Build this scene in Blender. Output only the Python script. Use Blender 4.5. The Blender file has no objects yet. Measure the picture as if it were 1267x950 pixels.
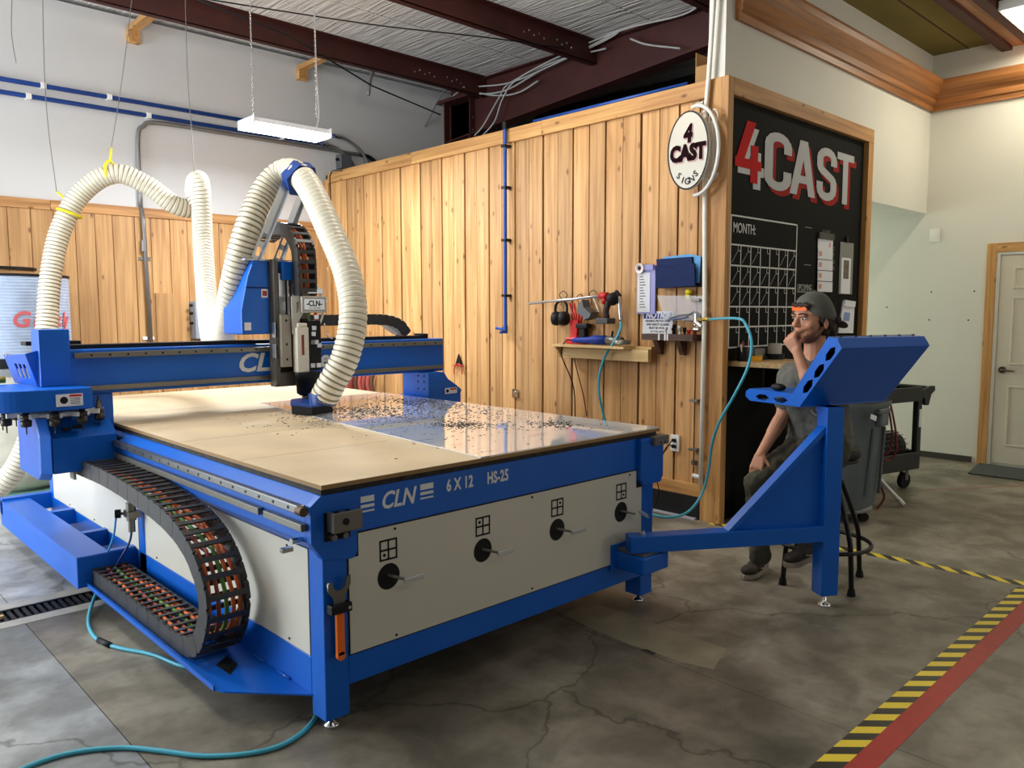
import bpy, bmesh, math, random
from mathutils import Vector, Matrix
random.seed(7)
S = bpy.context.scene
COL = S.collection
PI = math.pi
# ---------------------------------------------------------------- camera
FPX, YAW, PITCH, ROLL = 980.5, math.radians(43.566), math.radians(5.2106), math.radians(-.099)
CAM = Vector((-1.368, -2.391, 1.490))
Fv = Vector((math.sin(YAW)*math.cos(PITCH), math.cos(YAW)*math.cos(PITCH), -math.sin(PITCH)))
_R = Vector((math.cos(YAW), -math.sin(YAW), 0)); _U = _R.cross(Fv)
Rv = math.cos(ROLL)*_R + math.sin(ROLL)*_U; Uv = -math.sin(ROLL)*_R + math.cos(ROLL)*_U
cd = bpy.data.cameras.new('camera'); cam = bpy.data.objects.new('camera', cd); COL.objects.link(cam)
cd.sensor_width = 36; cd.lens = FPX/1267*36; cd.clip_start = .05
m = Matrix.Identity(4)
for i in range(3):
    m[i][0] = Rv[i]; m[i][1] = Uv[i]; m[i][2] = -Fv[i]; m[i][3] = CAM[i]
cam.matrix_world = m
S.camera = cam
S.view_settings.view_transform = 'Standard'; S.view_settings.look = 'None'
S.view_settings.exposure = 0.08; S.view_settings.gamma = 1; S.view_settings.use_curve_mapping = False
# ---------------------------------------------------------------- world and lights
w = bpy.data.worlds.new('world'); S.world = w; w.use_nodes = True
bg = w.node_tree.nodes['Background']; bg.inputs[0].default_value = (.80, .90, 1.0, 1); bg.inputs[1].default_value = .2
def area(name, loc, rot, sx, sy, power, col, spread=PI):
    l = bpy.data.lights.new(name, 'AREA'); l.shape = 'RECTANGLE'; l.size = sx; l.size_y = sy
    l.energy = power; l.color = col; l.spread = spread
    o = bpy.data.objects.new(name, l); COL.objects.link(o); o.location = loc; o.rotation_euler = rot
    return o
COOL = (.90, .95, 1.0); NEUT = (1.0, .95, .87); WARM = (1.0, .92, .79)
def lamp(loc, power, col, rad=.22):  # unseen point lights, added to brighten the ceiling and upper walls
    l = bpy.data.lights.new('added_fill_point', 'POINT'); l.energy = power; l.color = col; l.shadow_soft_size = rad
    o = bpy.data.objects.new('added_fill_point', l); COL.objects.link(o); o.location = loc; return o
lamp((-.9, 2.5, 2.7), 115, COOL)
lamp((1.9, 1.5, 3.6), 66, NEUT)
lamp((-.9, .6, 3.7), 40, NEUT)
area('front_low_fill', (4.8, -5.2, 1.5), (math.radians(78), 0, math.radians(-14)), 2.6, 1.6, 30, (1.0, .95, .84))  # unseen warm area light, added to brighten the lower right wall
lamp((5.4, -1.6, 3.2), 26, WARM)
area('ceiling_light_emitter', (.2, -4.4, 3.9), (0, 0, 0), 1.2, .35, 16, NEUT)
# daylight through the big open roll-up doorway in the left wall
area('doorway_daylight', (-4.4, 4.3, 1.75), (0, math.radians(-90), 0), 3.3, 3.0, 380, (.80, .90, 1.0))
# unseen mint area light added to brighten the alcove past the office end
area('alcove_fill', (6.5, 5.6, 1.6), (math.radians(-90), 0, 0), 1.2, 2.2, 200, (.85, 1.0, .93))

# ---------------------------------------------------------------- materials
def lin(c):
    return tuple((x/12.92 if x <= .04045 else ((x+.055)/1.055)**2.4) for x in [v/255 for v in c])
MATS = {}
def mat(name, rgb, rough=.5, metal=0, var=.06, scale=6, bump=0, bscale=60, emit=None, es=1, trans=0, alpha=1, spec=.5, coat=0, sss=0, ior=1.45):
    if name in MATS: return MATS[name]
    mt = bpy.data.materials.new(name); mt.use_nodes = True; nt = mt.node_tree; b = nt.nodes['Principled BSDF']
    c = lin(rgb)
    tc = nt.nodes.new('ShaderNodeTexCoord')
    n = nt.nodes.new('ShaderNodeTexNoise'); n.inputs['Scale'].default_value = scale; n.inputs['Detail'].default_value = 5
    nt.links.new(tc.outputs['Object'], n.inputs['Vector'])
    r = nt.nodes.new('ShaderNodeValToRGB'); r.color_ramp.elements[0].position = .3; r.color_ramp.elements[1].position = .7
    r.color_ramp.elements[0].color = (*[x*(1-var) for x in c], 1); r.color_ramp.elements[1].color = (*[min(1, x*(1+var)) for x in c], 1)
    nt.links.new(n.outputs['Fac'], r.inputs['Fac']); nt.links.new(r.outputs['Color'], b.inputs['Base Color'])
    b.inputs['Roughness'].default_value = rough; b.inputs['Metallic'].default_value = metal
    b.inputs['Specular IOR Level'].default_value = spec; b.inputs['IOR'].default_value = ior
    b.inputs['Transmission Weight'].default_value = trans; b.inputs['Alpha'].default_value = alpha
    b.inputs['Coat Weight'].default_value = coat
    if sss:
        b.inputs['Subsurface Weight'].default_value = sss; b.inputs['Subsurface Radius'].default_value = (.02, .01, .006)
    if bump:
        n2 = nt.nodes.new('ShaderNodeTexNoise'); n2.inputs['Scale'].default_value = bscale; n2.inputs['Detail'].default_value = 4
        nt.links.new(tc.outputs['Object'], n2.inputs['Vector'])
        bp = nt.nodes.new('ShaderNodeBump'); bp.inputs['Strength'].default_value = bump; bp.inputs['Distance'].default_value = .004
        nt.links.new(n2.outputs['Fac'], bp.inputs['Height']); nt.links.new(bp.outputs['Normal'], b.inputs['Normal'])
    if emit:
        b.inputs['Emission Color'].default_value = (*lin(emit), 1); b.inputs['Emission Strength'].default_value = es
    MATS[name] = mt; return mt
def wood(name, rgb, dark, axis='z', rough=.6, knots=True, vary=.35):
    """sawn timber: stretched grain, knots, and a tone that differs from board to board"""
    mt = bpy.data.materials.new(name); mt.use_nodes = True; nt = mt.node_tree; b = nt.nodes['Principled BSDF']; L = nt.links.new
    tc = nt.nodes.new('ShaderNodeTexCoord'); oi = nt.nodes.new('ShaderNodeObjectInfo')
    off = nt.nodes.new('ShaderNodeVectorMath'); off.operation = 'MULTIPLY_ADD'
    L(oi.outputs['Random'], off.inputs[0]); off.inputs[1].default_value = (37, 23, 51); L(tc.outputs['Object'], off.inputs[2])
    mp = nt.nodes.new('ShaderNodeMapping'); s = {'x': (1.2, 26, 26), 'y': (26, 1.2, 26), 'z': (26, 26, 1.2)}[axis]; mp.inputs['Scale'].default_value = s
    L(off.outputs[0], mp.inputs['Vector'])
    n = nt.nodes.new('ShaderNodeTexNoise'); n.inputs['Scale'].default_value = 1.0; n.inputs['Detail'].default_value = 6; n.inputs['Distortion'].default_value = .6
    L(mp.outputs[0], n.inputs['Vector'])
    r = nt.nodes.new('ShaderNodeValToRGB'); r.color_ramp.elements[0].position = .32; r.color_ramp.elements[1].position = .66
    a, d = lin(rgb), lin(dark)
    r.color_ramp.elements[0].color = (*d, 1); r.color_ramp.elements[1].color = (*a, 1)
    L(n.outputs['Fac'], r.inputs['Fac']); last = r.outputs['Color']
    if knots:
        mk = nt.nodes.new('ShaderNodeMapping'); mk.inputs['Scale'].default_value = {'x': (4.2, 9, 9), 'y': (9, 4.2, 9), 'z': (9, 9, 4.2)}[axis]
        L(off.outputs[0], mk.inputs['Vector'])
        v = nt.nodes.new('ShaderNodeTexVoronoi'); v.inputs['Scale'].default_value = 1.0; L(mk.outputs[0], v.inputs['Vector'])
        kr = nt.nodes.new('ShaderNodeValToRGB'); kr.color_ramp.elements[0].position = .05; kr.color_ramp.elements[1].position = .15
        kr.color_ramp.elements[0].color = (.22, .10, .04, 1); kr.color_ramp.elements[1].color = (1, 1, 1, 1)
        L(v.outputs['Distance'], kr.inputs['Fac'])
        mx = nt.nodes.new('ShaderNodeMix'); mx.data_type = 'RGBA'; mx.blend_type = 'MULTIPLY'; mx.inputs['Factor'].default_value = .8
        L(last, mx.inputs['A']); L(kr.outputs['Color'], mx.inputs['B']); last = mx.outputs['Result']
    hs = nt.nodes.new('ShaderNodeHueSaturation'); mr = nt.nodes.new('ShaderNodeMapRange')
    mr.inputs['To Min'].default_value = 1-vary*.7; mr.inputs['To Max'].default_value = 1+vary*.3; L(oi.outputs['Random'], mr.inputs['Value'])
    L(mr.outputs[0], hs.inputs['Value']); L(last, hs.inputs['Color']); L(hs.outputs['Color'], b.inputs['Base Color'])
    b.inputs['Roughness'].default_value = rough
    bp = nt.nodes.new('ShaderNodeBump'); bp.inputs['Strength'].default_value = .25; bp.inputs['Distance'].default_value = .003
    L(n.outputs['Fac'], bp.inputs['Height']); L(bp.outputs['Normal'], b.inputs['Normal'])
    MATS[name] = mt; return mt
def ramp_noise_floor(nm='worn_concrete', C0=(104, 98, 83), C1=(132, 124, 107), C2=(160, 153, 136)):
    mt = bpy.data.materials.new(nm); mt.use_nodes = True; nt = mt.node_tree; b = nt.nodes['Principled BSDF']; L = nt.links.new
    tc = nt.nodes.new('ShaderNodeTexCoord')
    def noise(sc, det, dist=0, vec=None):
        n = nt.nodes.new('ShaderNodeTexNoise'); n.inputs['Scale'].default_value = sc; n.inputs['Detail'].default_value = det; n.inputs['Distortion'].default_value = dist
        L(vec or tc.outputs['Object'], n.inputs['Vector']); return n.outputs['Fac']
    def ramp(f, p0, c0, p1, c1, mid=None):
        r = nt.nodes.new('ShaderNodeValToRGB'); r.color_ramp.elements[0].position = p0; r.color_ramp.elements[1].position = p1
        r.color_ramp.elements[0].color = (*c0, 1); r.color_ramp.elements[1].color = (*c1, 1)
        if mid: e = r.color_ramp.elements.new(mid[0]); e.color = (*mid[1], 1)
        L(f, r.inputs['Fac']); return r.outputs['Color']
    def mix(a, bb, mode, f):
        x = nt.nodes.new('ShaderNodeMix'); x.data_type = 'RGBA'; x.blend_type = mode; x.inputs['Factor'].default_value = f
        L(a, x.inputs['A']); L(bb, x.inputs['B']); return x.outputs['Result']
    c = ramp(noise(1.1, 12, .3), .30, lin(C0), .72, lin(C2), (.5, lin(C1)))
    c = mix(c, ramp(noise(4.5, 12, .4), .40, (.38, .36, .32), .60, (1, 1, 1)), 'MULTIPLY', .65)
    c = mix(c, ramp(noise(26, 6), .35, (.7, .7, .7), .6, (1, 1, 1)), 'MULTIPLY', .4)
    c = mix(c, ramp(noise(2.3, 12, .8), .60, (0, 0, 0), .76, (.16, .155, .14)), 'ADD', .5)
    c = mix(c, ramp(noise(60, 2), .72, (0, 0, 0), .78, (.5, .5, .48)), 'ADD', .25)
    # hairline cracks
    wv = nt.nodes.new('ShaderNodeVectorMath'); wv.operation = 'MULTIPLY_ADD'
    nn = nt.nodes.new('ShaderNodeTexNoise'); nn.inputs['Scale'].default_value = 3; nn.inputs['Detail'].default_value = 6
    L(tc.outputs['Object'], nn.inputs['Vector']); L(nn.outputs['Color'], wv.inputs[0]); wv.inputs[1].default_value = (.5, .5, .5); L(tc.outputs['Object'], wv.inputs[2])
    vo = nt.nodes.new('ShaderNodeTexVoronoi'); vo.feature = 'DISTANCE_TO_EDGE'; vo.inputs['Scale'].default_value = .55; L(wv.outputs[0], vo.inputs['Vector'])
    c = mix(c, ramp(vo.outputs['Distance'], .0, (.25, .23, .2), .007, (1, 1, 1)), 'MULTIPLY', .75)
    L(c, b.inputs['Base Color'])
    rr = nt.nodes.new('ShaderNodeMapRange'); rr.inputs['To Min'].default_value = .32; rr.inputs['To Max'].default_value = .62; L(noise(3, 5), rr.inputs['Value']); L(rr.outputs[0], b.inputs['Roughness'])
    bp = nt.nodes.new('ShaderNodeBump'); bp.inputs['Strength'].default_value = .3; bp.inputs['Distance'].default_value = .004
    L(noise(18, 8), bp.inputs['Height']); L(bp.outputs['Normal'], b.inputs['Normal'])
    MATS['concrete'] = mt; return mt
def stripe_mat():
    mt = bpy.data.materials.new('hazard_stripes'); mt.use_nodes = True; nt = mt.node_tree; b = nt.nodes['Principled BSDF']; L = nt.links.new
    tc = nt.nodes.new('ShaderNodeTexCoord'); sp = nt.nodes.new('ShaderNodeSeparateXYZ'); L(tc.outputs['Object'], sp.inputs[0])
    a = nt.nodes.new('ShaderNodeMath'); a.operation = 'MULTIPLY_ADD'; L(sp.outputs['Y'], a.inputs[0]); a.inputs[1].default_value = 1.0; L(sp.outputs['X'], a.inputs[2])
    d = nt.nodes.new('ShaderNodeMath'); d.operation = 'DIVIDE'; L(a.outputs[0], d.inputs[0]); d.inputs[1].default_value = .1275
    f = nt.nodes.new('ShaderNodeMath'); f.operation = 'FRACT'; L(d.outputs[0], f.inputs[0])
    g = nt.nodes.new('ShaderNodeMath'); g.operation = 'GREATER_THAN'; L(f.outputs[0], g.inputs[0]); g.inputs[1].default_value = .5
    x = nt.nodes.new('ShaderNodeMix'); x.data_type = 'RGBA'; L(g.outputs[0], x.inputs['Factor']); x.inputs['A'].default_value = (*lin((232, 205, 52)), 1); x.inputs['B'].default_value = (*lin((45, 42, 30)), 1)
    L(x.outputs['Result'], b.inputs['Base Color']); b.inputs['Roughness'].default_value = .45
    MATS['hazard'] = mt; return mt
def sheet_mat():
    """white acrylic under a clear film with rows of pale blue print"""
    mt = bpy.data.materials.new('white_gloss_sheet'); mt.use_nodes = True; nt = mt.node_tree; b = nt.nodes['Principled BSDF']; L = nt.links.new
    tc = nt.nodes.new('ShaderNodeTexCoord'); mp = nt.nodes.new('ShaderNodeMapping'); mp.inputs['Scale'].default_value = (1.6, 17, 1); mp.inputs['Rotation'].default_value = (0, 0, .12); L(tc.outputs['Object'], mp.inputs['Vector'])
    n = nt.nodes.new('ShaderNodeTexNoise'); n.inputs['Scale'].default_value = 2.4; n.inputs['Detail'].default_value = 1; L(mp.outputs[0], n.inputs['Vector'])
    r = nt.nodes.new('ShaderNodeValToRGB'); r.color_ramp.elements[0].position = .69; r.color_ramp.elements[1].position = .70
    r.color_ramp.elements[0].color = (*lin((224, 228, 232)), 1); r.color_ramp.elements[1].color = (*lin((70, 120, 190)), 1)
    L(n.outputs['Fac'], r.inputs['Fac']); L(r.outputs['Color'], b.inputs['Base Color'])
    b.inputs['Roughness'].default_value = .06; b.inputs['Coat Weight'].default_value = 1.0; b.inputs['Coat Roughness'].default_value = .03; b.inputs['IOR'].default_value = 1.6
    return mt
def leather_mesh(): pass
BLUE = mat('blue_machine_paint', (0, 92, 190), .36, var=.05, bump=.08, bscale=240)
BLUE2 = mat('blue_plastic', (18, 60, 130), .4)
DKBLUE = mat('navy_plastic', (20, 38, 84), .6, spec=.2)
PANEL = mat('white_powder_coat', (208, 202, 186), .32, var=.015)
WPLAS = mat('white_plastic', (232, 230, 222), .35)
CREAM = mat('white_lettering', (225, 226, 222), .4, var=.02)
BLACK = mat('black_plastic', (18, 18, 20), .5, var=.15, spec=.3)
BLKM = mat('black_metal', (26, 25, 25), .35, metal=.4)
GREYM = mat('grey_cast_metal', (122, 118, 108), .38, metal=.7)
LTM = mat('bright_aluminium', (196, 198, 202), .3, metal=.75)
STEEL = mat('steel_rail', (150, 150, 148), .25, metal=.9)
CHROME = mat('chrome', (225, 225, 222), .12, metal=1)
SPOIL = mat('mdf_board', (208, 186, 150), .6, var=.10, scale=3, bump=.05)
MDFEDGE = mat('mdf_edge', (150, 118, 76), .75)
DIRTY = mat('dusty_dark_board', (50, 44, 38), .8, var=.5, scale=30)
DRY = mat('painted_drywall', (208, 206, 203), .6, var=.015, scale=2, bump=.03)
DRYW = mat('warm_painted_drywall', (214, 211, 200), .6, var=.015, scale=2, bump=.03)
BBOARD = mat('chalkboard_black', (15, 15, 12), .8, var=.12, scale=3, spec=.2)
CHALK = mat('white_chalk_paint', (222, 222, 218), .8, var=.1, scale=60)
RED = mat('signal_red', (196, 30, 34), .4)
REDTAPE = mat('red_floor_tape', (168, 52, 44), .5, var=.1, scale=10)
def wrinkled():
    mt = mat('white_insulation_facing', (216, 212, 206), .6, var=.05, scale=4); nt = mt.node_tree; b = nt.nodes['Principled BSDF']
    tc = nt.nodes.new('ShaderNodeTexCoord'); mp = nt.nodes.new('ShaderNodeMapping'); mp.inputs['Scale'].default_value = (14, 1.1, 1); nt.links.new(tc.outputs['Object'], mp.inputs[0])
    n = nt.nodes.new('ShaderNodeTexNoise'); n.inputs['Scale'].default_value = 1.6; n.inputs['Detail'].default_value = 5; n.inputs['Distortion'].default_value = .8; nt.links.new(mp.outputs[0], n.inputs['Vector'])
    bp = nt.nodes.new('ShaderNodeBump'); bp.inputs['Strength'].default_value = .8; bp.inputs['Distance'].default_value = .05; nt.links.new(n.outputs['Fac'], bp.inputs['Height']); nt.links.new(bp.outputs['Normal'], b.inputs['Normal'])
    return mt
INSUL = wrinkled()
DARKRED = mat('primer_red_steel', (66, 26, 20), .6, var=.2, scale=4)
RUBBER = mat('black_rubber', (34, 34, 34), .85, var=.15, spec=.2)
PIPEB = mat('blue_air_pipe', (24, 70, 150), .35)
GALV = mat('grey_conduit', (128, 126, 124), .4, metal=.5)
TURQ = mat('turquoise_air_hose', (70, 168, 190), .4)
ORANGE = mat('orange_grip', (238, 110, 24), .45)
OLIVE = mat('olive_insulation', (126, 112, 52), .8, var=.1, scale=2)
LAMP = mat('lamp_lens', (255, 255, 255), .4, emit=(238, 244, 255), es=9)
LAMPW = mat('warm_lamp_lens', (255, 250, 230), .4, emit=(255, 244, 214), es=5)
LENSW = mat('lamp_housing', (228, 230, 234), .35)
HOSEW = mat('cream_hose_wall', (140, 126, 96), .4, trans=.15, var=.04)
HOSER = mat('white_hose_rib', (222, 214, 192), .35, var=.02, scale=3)
YEL = mat('yellow_strap', (232, 214, 30), .5)
CARD = mat('cardboard', (168, 128, 82), .85)
GLASSY = mat('clear_plastic', (232, 234, 238), .12, alpha=.28)
BAGW = mat('milky_plastic_bag', (214, 208, 190), .3, alpha=.85, var=.1, scale=8, bump=.6, bscale=9)
BAGF = mat('grey_filter_pleats', (168, 182, 204), .45, var=.12, scale=10, bump=.3, bscale=30)
TRASH = mat('slate_grey_plastic', (92, 100, 102), .5)
SKIN = mat('skin', (198, 140, 108), .5, var=.06, scale=20, sss=.08)
STUB = mat('stubble', (120, 84, 66), .8)
SHIRT = mat('grey_tshirt', (98, 96, 88), .9, var=.12, scale=14, bump=.4, bscale=30)
TROUS = mat('olive_trousers', (72, 70, 54), .9, var=.12, scale=12, bump=.4, bscale=24)
CAPM = mat('grey_cap_felt', (92, 92, 82), .9, var=.1, scale=20)
HAIR = mat('dark_brown_hair', (48, 30, 20), .7, var=.4, scale=60, bump=.9, bscale=50)
SHOE = mat('dark_suede', (58, 52, 46), .8, var=.15, scale=30)
SOLE = mat('cream_sole', (158, 148, 126), .6)
PAPER = mat('white_paper', (226, 226, 230), .7, var=.02)
PINK = mat('pink_print', (206, 150, 140), .7)
GREYP = mat('grey_photo_print', (104, 96, 88), .6, var=.4, scale=30)
WOODG = wood('cedar_boards', (212, 164, 106), (172, 122, 68), 'z')
WOODB = wood('cedar_boards_far', (206, 160, 104), (172, 124, 74), 'z', vary=.2)
WOODH = wood('cedar_cap_y', (210, 162, 98), (170, 118, 62), 'y', vary=.15)
WOODX = wood('cedar_cap_x', (204, 152, 92), (160, 108, 58), 'x', vary=.15)
WOODV = wood('cedar_post', (206, 156, 92), (160, 108, 56), 'z', vary=.1)
CROWN = wood('stained_crown', (178, 118, 66), (130, 80, 40), 'x', vary=.05, knots=False, rough=.4)
CROWNY = wood('stained_crown_y', (178, 118, 66), (130, 80, 40), 'y', vary=.05, knots=False, rough=.4)
PINE = wood('pale_pine', (226, 194, 138), (196, 156, 96), 'y', vary=.05)
DARKW = wood('dark_walnut', (92, 58, 42), (60, 36, 26), 'y', knots=False, vary=.05)
CONC = ramp_noise_floor(); CONC2 = ramp_noise_floor('slate_concrete_daylit', (112, 114, 112), (146, 148, 147), (176, 177, 174)); CONC3 = ramp_noise_floor('pale_concrete_daylit', (136, 138, 138), (170, 171, 170), (196, 196, 194)); HAZ = stripe_mat(); SHEET = sheet_mat()  # slate and pale slabs: bluish concrete with doorway daylight put into the colour

# ---------------------------------------------------------------- helpers
def ip(ax, v, px, py):
    """point of the plane ax = v seen at a photograph coordinate"""
    d = Fv + Rv*(px-633.5)/FPX - Uv*(py-475)/FPX; i = 'xyz'.index(ax)
    return CAM + d*((v-CAM[i])/d[i])
def pd(px, py, d): return CAM + d*(Fv + Rv*(px-633.5)/FPX - Uv*(py-475)/FPX)
ORG = {}
def V(*a): return Vector(a)
class MB:
    def __init__(s, M=None): s.bm = bmesh.new(); s.M = M
    def add(s, verts, faces, smooth=False, mi=0):
        vs = [s.bm.verts.new(s.M @ Vector(v) if s.M else Vector(v)) for v in verts]
        for f in faces:
            try:
                fc = s.bm.faces.new([vs[i] for i in f]); fc.smooth = smooth; fc.material_index = mi
            except ValueError: pass
        return vs
    def box(s, a, b, R=None, mi=0):
        x0, y0, z0 = a; x1, y1, z1 = b
        vv = [V(x, y, z) for z in (z0, z1) for x, y in ((x0, y0), (x1, y0), (x1, y1), (x0, y1))]
        if R:
            c = (V(*a)+V(*b))/2; vv = [c + R @ (v-c) for v in vv]
        s.add(vv, [(3, 2, 1, 0), (4, 5, 6, 7), (0, 1, 5, 4), (1, 2, 6, 5), (2, 3, 7, 6), (3, 0, 4, 7)], mi=mi); return s
    def bar(s, p, q, wd, ht, up=(0, 0, 1)):
        p, q, up = V(*p), V(*q), V(*up); d = (q-p).normalized(); sd = d.cross(up).normalized(); u = sd.cross(d)
        vv = [e + sd*a*wd/2 + u*b*ht/2 for e in (p, q) for a, b in ((-1, -1), (1, -1), (1, 1), (-1, 1))]
        s.add(vv, [(3, 2, 1, 0), (4, 5, 6, 7), (0, 1, 5, 4), (1, 2, 6, 5), (2, 3, 7, 6), (3, 0, 4, 7)]); return s
    def prism(s, pts, vec, mi=0):
        """pts: planar outline (3-D), vec: extrusion"""
        n = len(pts); pts = [V(*p) for p in pts]; vec = V(*vec)
        s.add(pts+[p+vec for p in pts], [tuple(range(n))[::-1], tuple(range(n, 2*n))]+[(i, (i+1) % n, n+(i+1) % n, n+i) for i in range(n)], mi=mi); return s
    def ring(s, c, ax, r, n, rx=None):
        ax = V(*ax).normalized(); t = V(0, 0, 1) if abs(ax.z) < .9 else V(1, 0, 0); a = ax.cross(t).normalized(); b = ax.cross(a)
        return [V(*c)+a*r*math.cos(2*PI*i/n)+b*r*math.sin(2*PI*i/n) for i in range(n)]
    def cyl(s, p, q, r, r2=None, n=16, smooth=True):
        r2 = r if r2 is None else r2; d = V(*q)-V(*p)
        A = s.ring(p, d, r, n); B = s.ring(q, d, r2, n)
        s.add(A+B, [(i, (i+1) % n, n+(i+1) % n, n+i) for i in range(n)], smooth)
        s.add(A, [tuple(range(n))[::-1]]); s.add(B, [tuple(range(n))]); return s
    def lathe(s, c, prof, ax=(0, 0, 1), n=24, smooth=True, cap=True):
        ax = V(*ax).normalized(); c = V(*c); vv = []
        for h, r in prof: vv += s.ring(c+ax*h, ax, max(r, 1e-4), n)
        k = len(prof); s.add(vv, [(j*n+i, j*n+(i+1) % n, (j+1)*n+(i+1) % n, (j+1)*n+i) for j in range(k-1) for i in range(n)], smooth)
        if cap:
            s.add(vv[:n], [tuple(range(n))[::-1]]); s.add(vv[-n:], [tuple(range(n))])
        return s
    def tube(s, pts, r, n=8, closed=False, mi=None, cap=True):
        pts = [V(*p) for p in pts]; k = len(pts); vv = []
        tan = [((pts[(i+1) % k] if closed else pts[min(i+1, k-1)])-(pts[i-1] if (closed or i) else pts[0])).normalized() for i in range(k)]
        nrm = tan[0].orthogonal().normalized()
        for i in range(k):
            nrm = (nrm-tan[i]*nrm.dot(tan[i])).normalized(); bn = tan[i].cross(nrm); rr = r[i] if isinstance(r, (list, tuple)) else r
            vv += [pts[i]+(nrm*math.cos(2*PI*j/n)+bn*math.sin(2*PI*j/n))*rr for j in range(n)]
        vs = [s.bm.verts.new(s.M @ v if s.M else v) for v in vv]
        for i in range(k if closed else k-1):
            for j in range(n):
                a, b = i*n, ((i+1) % k)*n
                f = s.bm.faces.new((vs[a+j], vs[a+(j+1) % n], vs[b+(j+1) % n], vs[b+j])); f.smooth = True
                if mi: f.material_index = mi(i)
        if not closed and cap:
            s.bm.faces.new(vs[:n][::-1]); s.bm.faces.new(vs[-n:])
        return s
    def ell(s, c, rx, ry, rz, R=None, nu=16, nv=10):
        c = V(*c); vv = []; R = R or Matrix.Identity(3)
        for j in range(1, nv):
            t = PI*j/nv
            for i in range(nu):
                p = 2*PI*i/nu; vv.append(c+R @ V(rx*math.sin(t)*math.cos(p), ry*math.sin(t)*math.sin(p), rz*math.cos(t)))
        vv += [c+R @ V(0, 0, rz), c+R @ V(0, 0, -rz)]
        k = nv-1; top, bot = k*nu, k*nu+1
        F = [(j*nu+i, (j+1)*nu+i, (j+1)*nu+(i+1) % nu, j*nu+(i+1) % nu) for j in range(k-1) for i in range(nu)]
        F += [(top, i, (i+1) % nu) for i in range(nu)]+[(bot, (k-1)*nu+(i+1) % nu, (k-1)*nu+i) for i in range(nu)]
        s.add(vv, F, True); return s
    def cap_(s, p, q, r1, r2, n=12):
        """tapered capsule"""
        p, q = V(*p), V(*q); d = (q-p); L = d.length; d = d/L if L > 1e-6 else V(0, 0, 1)
        prof = [(-r1*math.cos(t*PI/8), r1*math.sin(t*PI/8)) for t in range(1, 4)]+[(0, r1), (L, r2)]+[(L+r2*math.sin(t*PI/8), r2*math.cos(t*PI/8)) for t in range(1, 4)]
        s.lathe(p, prof, d, n); return s
def spl(pts, n=10):
    """Catmull-Rom through the points"""
    P = [V(*p) for p in pts]; out = []; Q = [P[0]*2-P[1]]+P+[P[-1]*2-P[-2]]
    for i in range(1, len(Q)-2):
        for t in range(n):
            u = t/n; a, b, c, d = Q[i-1], Q[i], Q[i+1], Q[i+2]
            out.append(.5*((2*b)+(c-a)*u+(2*a-5*b+4*c-d)*u*u+(3*b-a-3*c+d)*u**3))
    out.append(P[-1]); return out
def root_of(p):
    while p.parent: p = p.parent
    return p
def obj(name, mb, mt, parent=None, label=None, bevel=0, kind=None):
    me = bpy.data.meshes.new(name)
    if isinstance(mb, MB):
        bmesh.ops.recalc_face_normals(mb.bm, faces=mb.bm.faces[:]); mb.bm.to_mesh(me); mb.bm.free()
    else: me = mb
    for x in (mt if isinstance(mt, (list, tuple)) else [mt]): me.materials.append(x)
    o = bpy.data.objects.new(name, me); COL.objects.link(o)
    if parent is not None:
        o.parent = parent; c = ORG[parent.name]; ORG[o.name] = c
    else:
        xs = [v.co for v in me.vertices]
        c = V((min(v.x for v in xs)+max(v.x for v in xs))/2, (min(v.y for v in xs)+max(v.y for v in xs))/2, min(v.z for v in xs)); o.location = c; ORG[o.name] = c
    me.transform(Matrix.Translation(-c))
    if label: o['label'] = label
    if kind: o['kind'] = kind
    if bevel:
        b = o.modifiers.new('bevel', 'BEVEL'); b.width = bevel; b.segments = 2; b.limit_method = 'ANGLE'
    return o
def tag(o, label, cat, group=None, kind=None):
    o['label'] = label; o['category'] = cat
    if group: o['group'] = group
    if kind: o['kind'] = kind
    return o
def thing(name, label, cat, loc, group=None, kind=None):
    o = bpy.data.objects.new(name, None); COL.objects.link(o); o.empty_display_size = .1; o.location = loc; ORG[o.name] = V(*loc)
    if kind: o['kind'] = kind
    else: tag(o, label, cat, group)
    return o
def struct(name, mb, mt, parent=None, label=None, bevel=0):
    o = obj(name, mb, mt, parent, label, bevel)
    if parent is None: o['kind'] = 'structure'
    return o
def sroot(name, loc): return thing(name, None, None, loc, kind='structure')
def text(name, body, size, o, xd, up, mt, parent, ex=.0008, fat=0, shear=0, sx=1.0, align='CENTER', space=1.0):
    cu = bpy.data.curves.new(name, 'FONT'); cu.body = body; cu.size = size; cu.extrude = ex; cu.offset = fat*size; cu.shear = shear
    cu.align_x = align; cu.align_y = 'CENTER'; cu.space_character = space; cu.resolution_u = 3
    t = bpy.data.objects.new(name, cu); COL.objects.link(t); bpy.context.view_layer.update()
    me = bpy.data.meshes.new_from_object(t.evaluated_get(bpy.context.evaluated_depsgraph_get()))
    bpy.data.objects.remove(t); bpy.data.curves.remove(cu)
    xd = V(*xd).normalized(); up = V(*up).normalized(); n = xd.cross(up); M = Matrix.Identity(4)
    for i in range(3): M[i][0] = xd[i]*sx; M[i][1] = up[i]; M[i][2] = n[i]; M[i][3] = o[i]
    me.transform(M)
    return obj(name, me, mt, parent)
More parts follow.
